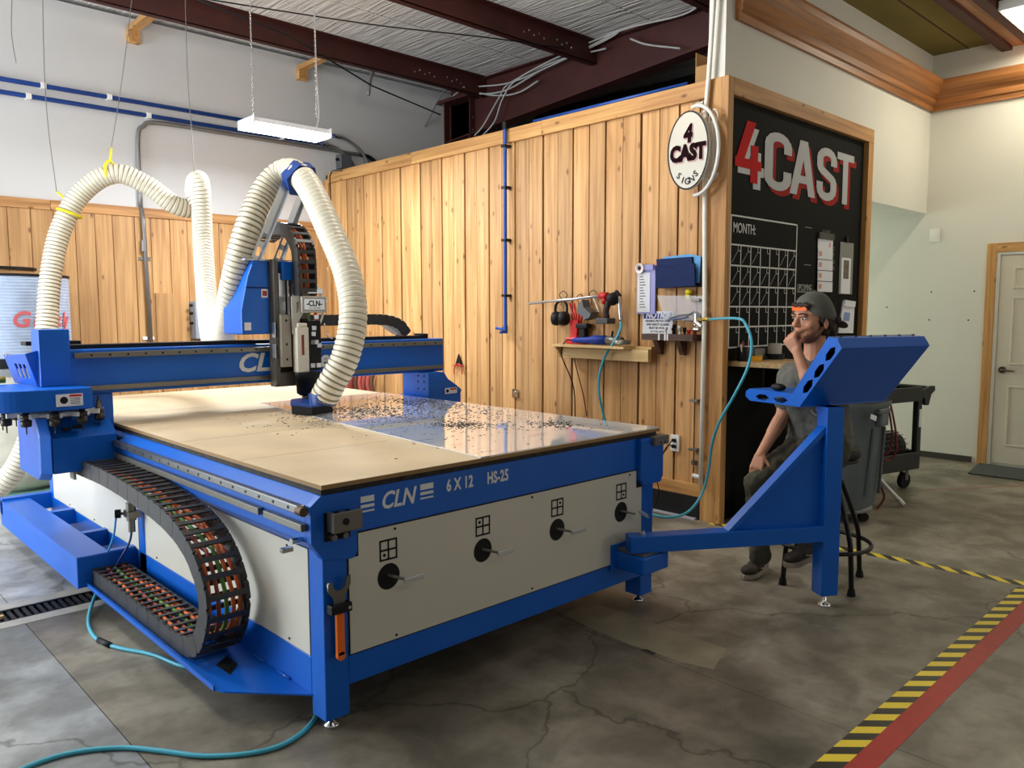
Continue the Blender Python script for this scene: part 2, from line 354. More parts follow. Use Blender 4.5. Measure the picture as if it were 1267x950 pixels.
def plate(name, outline, holes, th, M, mt, parent, bevel=0, label=None):
    """flat plate with real cut-outs, outline in local x,y, thickness along local z"""
    cu = bpy.data.curves.new(name, 'CURVE'); cu.dimensions = '2D'; cu.fill_mode = 'BOTH'; cu.extrude = th/2
    for ring in [outline]+holes:
        sp = cu.splines.new('POLY'); sp.points.add(len(ring)-1); sp.use_cyclic_u = True
        for p, c in zip(sp.points, ring): p.co = (c[0], c[1], 0, 1)
    t = bpy.data.objects.new(name, cu); COL.objects.link(t); bpy.context.view_layer.update()
    me = bpy.data.meshes.new_from_object(t.evaluated_get(bpy.context.evaluated_depsgraph_get()))
    bpy.data.objects.remove(t); bpy.data.curves.remove(cu); me.transform(M)
    return obj(name, me, mt, parent, label)
def frame(o, x, y, z):
    M = Matrix.Identity(4)
    for i in range(3): M[i][0] = x[i]; M[i][1] = y[i]; M[i][2] = z[i]; M[i][3] = o[i]
    return M

# ================================================================ SETTING
XW, YC, YB, XR = 3.457, .6, 5.81, 7.24
# ---- floor: cast slabs with saw-cut joints, slot for the trench drain
fl = struct('floor', MB().box((-6, -7, -.3), (9, 8, -.03)), mat('joint_dirt', (92, 86, 72), .9))
fx = [-6, -.52, 1.365, 9]
for x0, x1 in zip(fx[:-1], fx[1:]):
    for y0, y1 in ((-7, 1.985), (2.175, 8)):
        if y1 > y0: struct('slab', MB().box((x0+.0018, y0+.002, -.03), (x1-.0018, y1-.002, 0)), CONC3 if (y0 > 2 and x0 < 1) else CONC2 if x0 < -1 else CONC, fl)
LCON = mat('pale_new_concrete', (160, 156, 146), .6, var=.12, scale=12, bump=.2)
for a, b in ((1.9, 1.988), (2.172, 2.27)):
    struct('drain_border', MB().box((-6, a, -.02), (.4, b, .0015)), LCON, fl)
struct('slab', MB().box((1.9, 1.98, -.03), (9, 2.18, 0)), CONC, fl)
dr = thing('trench_drain', 'black slotted trench drain crossing the floor left of the blue machine', 'drain', (-2.5, 2.08, -.03))
obj('drain_channel', MB().box((-6, 1.99, -.03), (1.9, 2.17, -.022)), BLACK, dr)
obj('drain_rim', MB().box((-6, 1.99, -.022), (1.9, 2.003, .001)).box((-6, 2.157, -.022), (1.9, 2.17, .001)), BLACK, dr)
for i in range(90):
    x = -2.4+i*.033
    obj('slat', MB().box((x, 2.0, -.016), (x+.017, 2.16, -.002)), BLACK, dr)
tag(obj('wood_scrap', MB().box((-.62, 2.05, -.002), (-.58, 2.075, .012)), PINE), 'small chip of pale wood lying on the floor drain', 'scrap')
def fpatch(pts, mt_, z=.0006): return struct('floor_patch', MB().prism([V(a, b, 0) for a, b in pts], (0, 0, z)), mt_, fl)
FP = mat('smooth_patch', (138, 130, 108), .5, var=.14, scale=9, bump=.1)
fpatch([(1.44, .20), (1.66, .20), (1.665, -.10), (1.655, -.40), (1.66, -.585), (1.60, -.61), (1.52, -.63), (1.44, -.66), (1.40, -.52), (1.385, -.25), (1.40, .0)], FP)
fpatch([(1.372, -.33), (1.40, -.345), (1.395, -.40), (1.372, -.40)], mat('oil_spot', (52, 46, 36), .5), .0012)
# ---- floor tapes
def tape(name, p, q, wd, mt, label, cat, z=.0012, group=None):
    p, q = V(*p, 0), V(*q, 0); L = (q-p).length; a = math.atan2(q.y-p.y, q.x-p.x)
    o = obj(name, MB().box((0, -wd/2, 0), (L, wd/2, z)), mt); o.data.transform(Matrix.Translation(ORG[o.name]))
    o.location = p; o.rotation_euler = (0, 0, a); tag(o, label, cat, group); return o
tape('hazard_tape', (-.4, -1.318), (3.50, -1.292), .078, HAZ, 'black and yellow striped floor tape running beside the red stripe', 'floor tape')
tape('hazard_tape', (3.575, -1.30), (3.44, .62), .075, HAZ, 'black and yellow striped floor tape passing under the stool', 'floor tape', .0016)
tape('floor_stripe', (-.4, -1.397), (4.6, -1.36), .078, REDTAPE, 'wide red floor stripe alongside the striped tape', 'floor tape')
tape('floor_stripe', (5.6, -.02), (6.9, -.9), .03, mat('faded_red', (140, 100, 88), .6), 'faded thin red line on the floor near the door mat', 'floor tape')

# ---- back wall
struct('wall_back', MB().box((-6, YB, 0), (9, YB+.15, 4.29)), DRY)
wains = sroot('trim_1', (0, YB, 0))
xs = [-1.9, -1.72, -1.55, -1.37, -1.2, -1.03, -.86, -.7, -.52, -.35, -.17, 0, .13, .29, .47, .655, .83, 1.0, 1.155, 1.355, 1.505, 1.69, 1.86, 2.02, 2.19, 2.36, 2.53, 2.7, 2.87, 3.04, 3.21, 3.44]
for i, (a, b) in enumerate(zip(xs[:-1], xs[1:])):
    struct('plank', MB().box((a+.004, YB-.022-.004*(i % 2), .1), (b-.004, YB+.0, 2.42)), WOODB, wains)
    struct('batten_gap', MB().box((b-.012, YB-.012, .1), (b+.012, YB, 2.42)), WOODB, wains)
for a, b in ((-1.9, .63), (.633, 2.1), (2.103, 3.44)):
    struct('cap_board', MB().box((a, YB-.04, 2.415), (b, YB, 2.505)), WOODX, wains, bevel=.002)
# ---- wooden office wall
pw = sroot('wall_office', (XW, 3.2, 0))
struct('wall_core', MB().box((XW+.03, YC+.02, 0), (XW+.12, YB, 3.05)), mat('dark_gap', (40, 22, 12), .9), pw)
ys = [.795+.1685*k for k in range(28)]+[5.53, 5.68]
ys = [.70]+ys
for i, (a, b) in enumerate(zip(ys[:-1], ys[1:])):
    d = .004+.007*(i % 2)
    struct('plank', MB().box((XW+d, a+.005, .25), (XW+.026, b-.006-(.004 if i % 3 == 0 else 0), 2.98)), WOODG, pw, bevel=.002)
for a, b in ((.72, 2.3), (2.303, 4.1), (4.103, 5.69)):
    struct('cap_board', MB().box((XW-.022, a, 2.945), (XW+.1, b, 3.06)), WOODH, pw, bevel=.002)
    struct('base_board', MB().box((XW-.014, a, .165), (XW+.02, b, .255)), WOODH, pw, bevel=.002)
struct('corner_post', MB().box((XW-.022, .6-.045, 0), (XW+.045, .715, 3.06)), WOODV, pw, bevel=.003)
struct('end_post', MB().box((XW-.02, 5.69, .16), (XW+.05, 5.79, 2.99)), WOODV, pw, bevel=.002)
struct('baseboard_left', MB().box((XW-.018, .72, 0), (XW+.02, 5.8, .163)), RUBBER, None, bevel=.002)
struct('trim_2', MB().box((XW-.045, .74, 0), (XW-.018, 5.8, .012)), mat('pale_silicone', (176, 176, 184), .5))
# ---- chalkboard wall (front of the office)
struct('wall_front_office', MB().box((XW+.045, YC+.0, 0), (5.72, YC+.1, 3.05)), BBOARD)
bf = sroot('trim_3', (4.6, .55, 3))
struct('top_board', MB().box((XW+.046, YC-.045, 2.945), (5.80, YC, 3.06)), WOODX, bf, bevel=.003)
struct('side_board', MB().box((5.70, YC-.045, 0), (5.80, YC+.1, 2.944)), WOODV, bf, bevel=.003)
# ---- white wall above the office, return wall and soffit
struct('wall_upper', MB().box((XW+.0, YC-.0, 3.06), (XR, YC+.13, 4.6)), DRYW)
struct('wall_header', MB().box((5.80, YC, 2.465), (XR, YC+1.5, 3.06)), DRYW)
struct('wall_right', MB().box((XR, -7, 0), (XR+.15, 8, 4.6)), DRYW)
struct('baseboard_right', MB().box((XR-.012, .08, 0), (XR, 5.8, .06)), mat('dark_base', (58, 54, 46), .7))
struct('wall_office_side', MB().box((5.74, YC+.11, 0), (5.80, YB, 3.05)), DRYW)
cr = sroot('trim_4', (5.4, .55, 3.46))
prof = [(0, 3.455), (-.03, 3.455), (-.035, 3.50), (-.055, 3.51), (-.055, 3.56), (-.10, 3.60), (-.14, 3.66), (-.15, 3.70), (-.15, 3.72), (0, 3.72)]
struct('crown_run', MB().prism([(3.57, YC+a, z-.0) for a, z in prof], (XR-3.57-.0, 0, 0)), CROWN, cr)
struct('crown_run', MB().prism([(XR+a, YC, z) for a, z in prof][::-1], (0, -6, 0)), CROWNY, cr)
# ---- right-hand ceiling, its beams and lamp
struct('ceiling_right', MB().box((3.2, -6, 4.0), (XR, YC+.0, 4.05)), OLIVE)
for i, (a, b, mt_, zz) in enumerate(((-.085, .0, DARKRED, 3.9), (-.2, -.09, CROWN, 3.93), (-.29, -.21, DARKRED, 3.9))):
    struct('ceiling_beam', MB().box((3.2, a, zz), (XR, b, 3.995)), mt_)
struct('ceiling_joint', MB().box((4.0, .28, 3.995), (XR, .29, 4.0)), DARKRED)
lp = thing('strip_ceiling_light', 'bright strip light under the olive ceiling at the right', 'ceiling light', (6.6, -.42, 3.85))
obj('housing', MB().box((6.0, -.56, 3.88), (7.15, -.30, 3.96)), LENSW, lp, bevel=.005)
obj('lens', MB().box((6.02, -.54, 3.865), (7.13, -.32, 3.879)), LAMPW, lp)
area('strip_light_emitter', (6.6, -.43, 3.85), (0, 0, 0), 1.1, .2, 22, (1, .93, .74))
# ---- door with its casing
dc = sroot('trim_5', (XR, 0, 0))
struct('casing_side', MB().box((XR-.025, -.055, 0), (XR, .03, 2.13)), WOODV, dc, bevel=.003)
struct('casing_top', MB().box((XR-.025, -1.1, 2.045), (XR, -.056, 2.13)), WOODH, dc, bevel=.003)
struct('jamb', MB().box((XR-.018, -.085, 0), (XR, -.056, 2.045)).box((XR-.018, -1.1, 2.02), (XR, -.085, 2.045)), DRYW, dc)
dd = struct('door_1', MB().box((XR-.012, -1.0, .03), (XR-.002, -.095, 2.01)), mat('door_paint', (206, 198, 180), .5, var=.02))
def panel_ring(y0, y1, z0, z1):
    m = MB(); x = XR-.012; t = .018
    for a, b in (((x-.006, y0, z0), (x, y1, z0+t)), ((x-.006, y0, z1-t), (x, y1, z1)), ((x-.006, y0, z0+t), (x, y0+t, z1-t)), ((x-.006, y1-t, z0+t), (x, y1, z1-t))): m.box(a, b)
    struct('raised_panel', m, MATS['door_paint'], dd, bevel=.003)
for y0, y1 in ((-.5, -.2), (-.9, -.6)):
    panel_ring(y0, y1, .2, .78); panel_ring(y0, y1, .98, 1.62); panel_ring(y0, y1, 1.7, 1.9)
hd = struct('door_handle', MB().cyl((XR-.012, -.15, .93), (XR-.03, -.15, .93), .032, n=20).tube(spl([(XR-.03, -.15, .93), (XR-.07, -.15, .93), (XR-.075, -.19, .928), (XR-.072, -.26, .925)], 5), .009), mat('brushed_nickel', (110, 100, 88), .3, metal=.9), dd)
tag(obj('door_mat', MB().prism([(6.60, -.08, .001), (7.2, .0, .001), (7.2, -1.2, .001), (6.60, -1.2, .001)], (0, 0, .012)), mat('grey_mat', (60, 62, 58), .95, var=.3, scale=90)), 'dark grey ribbed door mat in front of the white door', 'door mat')
sw = thing('wall_switch', 'blank white switch plate high on the cream wall', 'switch', (XR, .515, 2.18))
obj('plate', MB().box((XR-.008, .465, 2.18), (XR, .56, 2.31)), WPLAS, sw, bevel=.002)
obj('insert', MB().box((XR-.013, .492, 2.205), (XR-.008, .533, 2.285)), WPLAS, sw)
for y, z in ((.52, 1.68), (.13, 1.68), (.53, 1.40), (.17, 1.40), (.95, 1.53)):
    struct('screw_hole', MB().cyl((XR-.002, y, z), (XR, y, z), .008, n=8), BLACK)
# ---- hall ceiling, purlins, rafter and column
ce = struct('ceiling', MB().box((-6, -7, 4.33), (9, 8, 4.45)), INSUL)
for y in (4.2, 2.5, .8): struct('facing_seam', MB().box((-6, y, 4.322), (5.2, y+.02, 4.33)), INSUL, ce)
def ibeam(name, x0, x1, y, z0, z1, mt_):
    m = MB().box((x0, y-.004, z0), (x1, y+.004, z1)).box((x0, y-.004, z0), (x1, y+.075, z0+.008)).box((x0, y-.075, z1-.008), (x1, y+.004, z1)).box((x0, y+.068, z0), (x1, y+.075, z0+.03))
    return struct(name, m, mt_)
for y in (5.06, 3.30, 1.6, -.1):
    b = ibeam('roof_purlin', -3, 5.4 if y > 1 else 3.2, y, 4.11, 4.33, DARKRED)
    for k in range(9):
        if y < 2: break
        x = 4.2+k*.07+(.12 if k > 4 else 0)
        struct('bolt', MB().cyl((x, y-.004, 4.19+.03*(k % 2)), (x, y-.014, 4.19+.03*(k % 2)), .009, n=8), CHROME, b)
ra = struct('roof_rafter', MB().prism([(5.3, 5.75, 3.66), (5.3, 5.75, 4.33), (5.3, -.5, 4.33), (5.3, -.5, 4.15)], (.012, 0, 0)), DARKRED)
struct('rafter_flange', MB().prism([(5.22, 5.75, 3.655), (5.22, -.5, 4.145), (5.22, -.5, 4.16), (5.22, 5.75, 3.67)], (.17, 0, 0)), DARKRED, ra)
struct('rafter_flange', MB().box((5.22, -.5, 4.315), (5.39, 5.75, 4.329)), DARKRED, ra)
co = struct('steel_column', MB().box((5.30, 5.30, 2.6), (5.32, 5.78, 4.2)).box((5.22, 5.28, 2.6), (5.40, 5.30, 4.2)).box((5.22, 5.78, 2.6), (5.40, 5.80, 4.2)), DARKRED)
struct('knee_plate', MB().box((5.1, 5.2, 4.12), (5.45, 5.8, 4.16)), DARKRED)
for k in range(5): struct('bolt', MB().cyl((5.26, 5.28, 3.3+.15*k), (5.26, 5.265, 3.3+.15*k), .012, n=8), GREYM, co)
# office roof deck and the dark back of the loft
struct('office_roof', MB().box((XW+.13, YC+.14, 2.96), (XR, YB, 3.0)), mat('dark_deck', (44, 36, 30), .9))
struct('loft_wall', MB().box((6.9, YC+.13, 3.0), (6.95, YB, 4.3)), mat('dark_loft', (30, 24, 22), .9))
# left wall with its open roll-up doorway, and the front wall
struct('wall_left', MB().box((-4.6, -7, 0), (-4.5, 2.7, 4.33)).box((-4.6, 5.8, 0), (-4.5, 8, 4.33)).box((-4.6, 2.7, 3.4), (-4.5, 5.8, 4.33)), DRY)

# ---- things fixed to the back wall
def P(ax, v, *pts): return [ip(ax, v, *p) for p in pts]
for z, g, lab in ((3.503, .052, 'upper'), (3.392, .052, 'lower')):
    t = thing('air_pipe', f'long blue compressed air pipe on the back wall, {lab} of the pair', 'pipe', (1, YB-.05, z))
    xe = 3.58 if z > 3.45 else 3.42
    obj('pipe', MB().tube([(-4.4, YB-.045, z), (xe, YB-.045, z)], .021, 10), PIPEB, t)
    for x in ((.6, 1.15, 2.9) if z > 3.45 else (.48, 1.5, 2.9)): obj('clamp', MB().box((x, YB-.07, z-.026), (x+.045, YB, z+.026)), WPLAS, t, bevel=.004)
    obj('coupling', MB().cyl((xe, YB-.045, z), (xe+.05, YB-.045, z), .026).cyl((xe+.05, YB-.045, z), (xe+.07, YB-.045, z), .03), CHROME, t)
    obj('flexible_end', MB().tube(spl([(xe+.07, YB-.045, z), (xe+.2, YB-.04, z-.03), (xe+.36, YB-.06, z-.14), (xe+.45, YB-.08, z-.32), (xe+.48, YB-.1, z-.5)], 6), .018, 8), GALV, t)
cn = thing('electrical_conduit', 'grey conduit bending down the back wall behind the hanging hose', 'conduit', (1.44, YB-.03, 1.2))
obj('pipe', MB().tube(spl([(3.95, YB-.03, 3.342), (3.5, YB-.03, 3.342), (2.4, YB-.03, 3.342), (1.62, YB-.03, 3.34), (1.48, YB-.03, 3.29), (1.42, YB-.03, 3.16), (1.42, YB-.03, 2.5)], 6), .02, 8), GALV, cn)
obj('pipe', MB().tube([(1.42, YB-.05, 2.5), (1.43, YB-.06, 2.35), (1.455, YB-.06, 1.0)], .019, 8), GALV, cn)
obj('coupling', MB().cyl((1.425, YB-.055, 2.08), (1.428, YB-.055, 2.19), .027), GALV, cn)
for z in (2.0, 1.22): obj('clamp', MB().box((1.38, YB-.04, z), (1.49, YB-.02, z+.03)), CHROME, cn)
obj('flexible_end', MB().tube(spl([(3.95, YB-.03, 3.342), (4.06, YB-.05, 3.32), (4.14, YB-.06, 3.24), (4.2, YB-.06, 3.0)], 5), .024, 8), BLACK, cn)
jb = thing('junction_box', 'small dark grey junction box on the wall above the office', 'junction box', (3.68, YB-.06, 3.15))
obj('box', MB().box((3.62, YB-.12, 3.14), (3.76, YB, 3.30)), mat('dark_grey_box', (84, 86, 88), .5), jb, bevel=.005)
obj('knob', MB().cyl((3.62, YB-.06, 3.24), (3.59, YB-.06, 3.24), .018), BLACK, jb)
obj('cable', MB().tube(spl([(3.76, YB-.06, 3.17), (3.88, YB-.06, 3.12), (4.0, YB-.06, 3.02)], 4), .012, 6), BLACK, jb)
tag(obj('black_cable', MB().tube(spl(P('x', XW-.03, (423, 211), (412, 211), (409, 216), (408, 222), (410, 260)), 5), .005, 6), BLACK), 'thin black cable looping over the far end of the wooden office wall', 'cable')
for x, lab in ((1.37, 'left'), (3.15, 'right')):
    t = thing('timber_stub', f'short timber stub jutting from the top of the back wall, {lab} one of the two', 'timber', (x, 5.6, 4.0))
    obj('beam', MB().box((x, 5.25, 4.16), (x+.09, YB, 4.21)), WOODH, t, bevel=.003)
    obj('block', MB().box((x-.01, 5.74, 4.05), (x+.10, YB, 4.16)), WOODH, t, bevel=.003)
db = thing('disconnect_box', 'light grey electrical box with black knobs on the wood paneling', 'electrical box', (1.95, YB-.1, 1.2))
obj('box', MB().box((1.86, YB-.16, 1.22), (2.10, YB-.02, 1.60)), mat('light_grey_box', (150, 160, 172), .45), db, bevel=.006)
for z in (1.56, 1.48, 1.38): obj('knob', MB().cyl((1.86, YB-.09, z), (1.83, YB-.09, z), .014), BLACK, db)
tag(obj('plywood_patch', MB().box((1.52, YB-.04, .9), (1.69, YB-.026, 1.68)), WOODB), 'short plain board covering the back wall paneling near the conduit', 'board')
# ---- hanging light and the wire ropes
LX, LY, LZ = 2.27, 4.05, 3.03
hl = thing('hanging_light', 'white LED work light hanging on two chains from the roof', 'hanging light', (LX, LY, LZ))
x0, x1, y0, y1 = 1.72, 2.43, 3.93, 4.22
obj('housing', MB().prism([(x0, y0, LZ+.03), (x0, y0+.03, LZ+.075), (x0, y1-.03, LZ+.075), (x0, y1, LZ+.03)], (x1-x0, 0, 0)), LENSW, hl)
obj('end_cap', MB().box((x0-.012, y0-.004, LZ-.002), (x0, y1+.004, LZ+.078)), LENSW, hl)
obj('end_cap', MB().box((x1, y0-.004, LZ-.002), (x1+.012, y1+.004, LZ+.078)), LENSW, hl)
obj('lens', MB().prism([(x0, y0, LZ+.03), (x0, y0+.03, LZ-.004), (x0, y1-.03, LZ-.004), (x0, y1, LZ+.03)], (x1-x0, 0, 0)), LAMP, hl)
area('hanging_light_emitter', ((x0+x1)/2, (y0+y1)/2, LZ-.015), (0, 0, 0), .68, .24, 100, (.88, .94, 1.0))
def chain(x, y, za, zb, par):
    m = MB(); n = int((zb-za)/.021)
    for i in range(n):
        z = za+i*.021; a = (1, 0) if i % 2 else (0, 1)
        m.tube([(x+a[0]*.006*c, y+a[1]*.006*c, z+.014*s_) for c, s_ in ((1, .5), (1, -.5), (.5, -1), (-.5, -1), (-1, -.5), (-1, .5), (-.5, 1), (.5, 1))], .0022, 4, closed=True)
    return obj('chain', m, CHROME, par)
chain(x0+.06, (y0+y1)/2, LZ+.09, 4.30, hl); chain(x1-.05, (y0+y1)/2, LZ+.20, 4.30, hl)
obj('power_cord', MB().tube(spl([(x1-.08, (y0+y1)/2, LZ+.06), (x1-.03, (y0+y1)/2, LZ+.2), (x1-.04, (y0+y1)/2, LZ+.5), (x1-.05, (y0+y1)/2, 4.3)], 6), .004, 6), WPLAS, hl)
WIRE = mat('wire_rope', (120, 118, 112), .5, metal=.5)
for pts, dep, lab in (([(52, -40), (55, 90), (60, 160), (70, 237)], 6.2, 'thin wire rope hanging down to the lower yellow strap of the hose arch'),
                 ([(166, -25), (156, 60), (147, 125), (138, 181)], 6.2, 'thin wire rope hanging down to the upper yellow strap of the hose arch'),
                 ([(228, -40), (232, 90), (237, 160), (240, 212)], 6.3, 'wire rope holding up the tall loop of the ribbed hose'),
                 ([(16, -40), (14, 30), (16, 55), (20, 78)], 6.0, 'short loose wire end hanging at the far upper left')):
    tag(obj('wire_rope', MB().tube(spl([pd(a, b, dep) for a, b in pts], 8), .003, 6), WIRE), lab, 'wire')
# loose cabling along the rafter
CAB = mat('pale_cable', (172, 170, 166), .6)
XC = 5.17
runs = [([(548, 130), (575, 110), (628, 103), (680, 82), (740, 52), (790, 25), (850, 0), (868, -12)], XC, CAB, 'pale cable bundle strand draped along the red rafter up to the top edge'),
        ([(562, 112), (590, 116), (625, 112), (668, 88), (715, 66), (765, 40), (768, 20), (762, -15)], XC, CAB, 'pale cable turning straight up beside the second purlin'),
        ([(575, 110), (610, 118), (640, 115), (666, 100)], XC, CAB, 'pale cable end hanging below the bundle near the column'),
        ([(587, 168), (598, 155), (618, 120), (632, 102), (690, 75), (750, 60)], XC, CAB, 'pale cable dropping from the bundle to the office roof'),
        ([(597, 168), (612, 150), (622, 122), (640, 98), (700, 66), (770, 37), (845, 18), (872, 0)], XC, CAB, 'second pale cable dropping from the bundle to the office roof'),
        ([(780, 48), (800, 55), (842, 60)], XC, CAB, 'short pale cable sticking out in front of the rafter'),
        ([(484, 195), (520, 165), (545, 118), (560, 105), (575, 108)], 4.9, mat('grey_cable', (112, 110, 106), .6), 'grey cable sagging from the rafter end down to the office wall top')]
for i, (pts, x, mt_, lab) in enumerate(runs):
    tag(obj('loose_cable', MB().tube(spl(P('x', x+.01*(i % 4), *pts), 8), .010, 6), mt_), lab, 'cable')
tag(obj('guy_wire', MB().tube([ip('z', 4.1, 225, -8), ip('z', 4.0, 360, 45), ip('z', 3.9, 460, 106), ip('z', 3.9, 545, 142)], .008, 6), BLACK), 'dark guy wire crossing under the front purlin towards the column', 'wire')
tag(obj('guy_wire', MB().tube(spl([ip('z', 4.1, 250, -2), ip('z', 4.1, 370, 17), ip('z', 4.1, 480, 33), ip('z', 4.1, 600, 46), ip('z', 4.1, 700, 60)], 4), .006, 6), BLACK), 'dark wire strung across the insulation between the two purlins', 'wire')
tag(obj('hanging_strap', MB().tube(spl(P('y', 5.2, (463, 84), (458, 100), (456, 118)), 5), .018, 6), GALV), 'short grey strap hanging from the front purlin', 'strap')
t = thing('cardboard_box', 'open cardboard box stored on the office roof', 'box', (XW+.45, .86, 3.0))
bm_ = MB().box((XW+.25, .80, 3.0), (XW+.65, 1.0, 3.26)); obj('carton', bm_, CARD, t)
obj('flap', MB().box((XW+.25, .995, 3.26), (XW+.65, 1.0, 3.36)), CARD, t)
text('lettering', 'NUE', .045, (XW+.249, .92, 3.04), (0, -1, 0), (0, 0, 1), BLACK, t)
tag(obj('rolled_bag', MB().ell((XW+.35, 1.09, 3.08), .11, .10, .08), mat('grey_green_bag', (86, 90, 72), .8)), 'lumpy grey bag lying beside the box on the office roof', 'bag')

# ================================================================ THE BLUE ROUTER TABLE (one machine)
mc = thing('router_table', 'large blue and white flatbed routing machine filling the middle of the shop', 'machine', (.95, 1.8, 0))
L9 = 3.62
for x in (0, 1.803):
    for y in (0, 1.755, 3.48):
        g = obj('leg', MB().box((x, y, .046), (x+.097, y+.097, .86)), BLUE, mc, bevel=.004)
        c = (x+.0485, y+.0485)
        obj('levelling_foot', MB().lathe((c[0], c[1], 0), [(0, .027), (.004, .03), (.012, .028), (.02, .012), (.05, .009)], n=20), CHROME, g)
obj('front_lower_rail', MB().box((.097, .0, .154), (1.803, .08, .265)), BLUE, mc, bevel=.004)
obj('front_upper_rail', MB().box((.097, .0, .705), (1.80, .08, .862)), BLUE, mc, bevel=.004)
obj('rear_lower_rail', MB().box((.097, 3.49, .154), (1.803, 3.57, .265)), BLUE, mc)
for x in (0, 1.823): 
    obj('side_lower_rail', MB().box((x, .097, .112 if x == 0 else .154), (x+.08, 3.48, .258)), BLUE, mc, bevel=.003)
obj('side_beam', MB().prism([(0, .03, .862), (-.045, .03, .83), (-.045, .03, .70), (-.0, .03, .655), (.06, .03, .655), (.06, .03, .862)], (0, 3.6, 0)), BLUE, mc, bevel=.002)
obj('side_beam', MB().prism([(1.9, .03, .862), (1.945, .03, .83), (1.945, .03, .70), (1.9, .03, .655), (1.84, .03, .655), (1.84, .03, .862)], (0, 3.6, 0)), BLUE, mc, bevel=.002)
# collars at the front corners (plates with a rounded inner corner)
def arc(cx, cy, r, a0, a1, n=5): return [(cx+r*math.cos(math.radians(a0+(a1-a0)*i/n)), cy+r*math.sin(math.radians(a0+(a1-a0)*i/n))) for i in range(n+1)]
ol = [(-.004, .862), (-.045, .83), (-.045, .70), (-.0, .635)]+arc(.11, .645, .028, -90, 0)+[(.138, .862)]
obj('corner_collar', MB().prism([(x, -.006, z) for x, z in ol], (0, .036, 0)), BLUE, mc, bevel=.002)
ol = [(1.76, .862), (1.76, .655), (1.79, .625), (1.925, .625), (1.945, .66), (1.945, .83), (1.90, .862)]
obj('corner_collar', MB().prism([(x, -.03, z) for x, z in ol], (0, .06, 0)), BLUE, mc, bevel=.006)
# panels with real holes
hx = [.270, .735, 1.18, 1.635]
def circ(x, y, r, n=24): return [(x+r*math.cos(2*PI*i/n), y+r*math.sin(2*PI*i/n)) for i in range(n)][::-1]
fp = plate('front_panel', [(.102, .268), (1.797, .268), (1.797, .615), (1.753, .615), (1.753, .703), (.142, .703), (.142, .62), (.102, .62)][::1], [circ(x, .515, .05) for x in hx], .003, frame((0, -.0035, 0), (1, 0, 0), (0, 0, 1), (0, -1, 0)), PANEL, mc)
obj('panel_gasket', MB().box((.097, -.0015, .262), (1.803, .0, .708)), BLACK, mc)
for x in hx: obj('hole_recess', MB().lathe((x, .09, .515), [(0, .049), (-.0, .052), (-.092, .052)], (0, 1, 0), 24, cap=False).cyl((x, .089, .515), (x, .09, .515), .052, n=24), BLACK, fp)
dots = [(0, 0), (0, 1), (1, 1), (1, 0)]
for i, x in enumerate(hx):
    s = .036; zc = .617; m = MB()
    for k in (-1, 0, 1):
        m.box((x+k*s-.0035, -.0062, zc-s-.0035), (x+k*s+.0035, -.005, zc+s+.0035)); m.box((x-s, -.0062, zc+k*s-.0035), (x+s, -.005, zc+k*s+.0035))
    dx, dz = dots[i]; m.cyl((x+(dx-.5)*s, -.005, zc+(dz-.5)*s), (x+(dx-.5)*s, -.0062, zc+(dz-.5)*s), .0065, n=10)
    obj('zone_symbol', m, BLACK, mc)
    v = obj('valve_handle', MB().box((x+.015, -.085, .503), (x+.105, -.075, .522)), LTM, mc, bevel=.002) if i < 3 else obj('valve_handle', MB().prism([(x+.05, -.085, .532), (x+.11, -.085, .50), (x+.125, -.085, .475), (x+.105, -.085, .48), (x+.045, -.085, .517)], (0, .01, 0)), LTM, mc, bevel=.002)
    obj('valve_stem', MB().tube([(x, .06, .52), (x, -.01, .52), (x+.03, -.07, .513)], .006, 8), GREYM, v)
for p in ((.30, .69), (1.02, .69), (1.70, .69), (.30, .283), (1.02, .283), (1.70, .283)): obj('screw', MB().cyl((p[0], -.005, p[1]), (p[0], -.0075, p[1]), .005, n=10), BLACK, mc)
# lettering on the front rail
UX, UZ = (1, 0, 0), (0, 0, 1)
def stripes(px0, px1, pyc, n=3):
    a = ip('y', -.001, px0, pyc); b = ip('y', -.001, px1, pyc); m = MB(); z = a.z
    for z0, z1 in ((z+.008, z+.030), (z-.012, z-.001), (z-.028, z-.022)): m.box((a.x, -.0025, z0), (b.x, -.0005, z1))
    obj('stripe_mark', m, CREAM, mc)
stripes(446, 463, 625); stripes(520, 536, 609)
def front_text(b, pxc, pyc, size, **k): p = ip('y', -.001, pxc, pyc); return text('lettering', b, size, (p.x, -.0015, p.z), UX, UZ, CREAM, mc, **k)
front_text('CLN', 492, 617, .088, fat=.022, shear=.28, sx=.88)
front_text('6 X 12', 569, 598.5, .066, fat=.03, sx=.72, space=1.05)
front_text('HS-25', 616, 590, .066, fat=.032, sx=.70, space=1.05)
# side panels
obj('side_panel', MB().box((-.002, .1, .262), (.0015, 1.752, .652)), PANEL, mc); obj('side_panel', MB().box((-.002, 1.855, .262), (.0015, 3.477, .652)), PANEL, mc)
for s_ in ((.0, .12), (.85, .0)): pass
for y, z in ((.25, .635), (.25, .28), (1.0, .28), (1.6, .28), (2.6, .28), (3.1, .28)): obj('screw', MB().cyl((-.002, y, z), (-.005, y, z), .005, n=8), BLACK, mc)
obj('side_panel', MB().box((1.897, .1, .262), (1.9, 3.477, .652)), PANEL, mc)
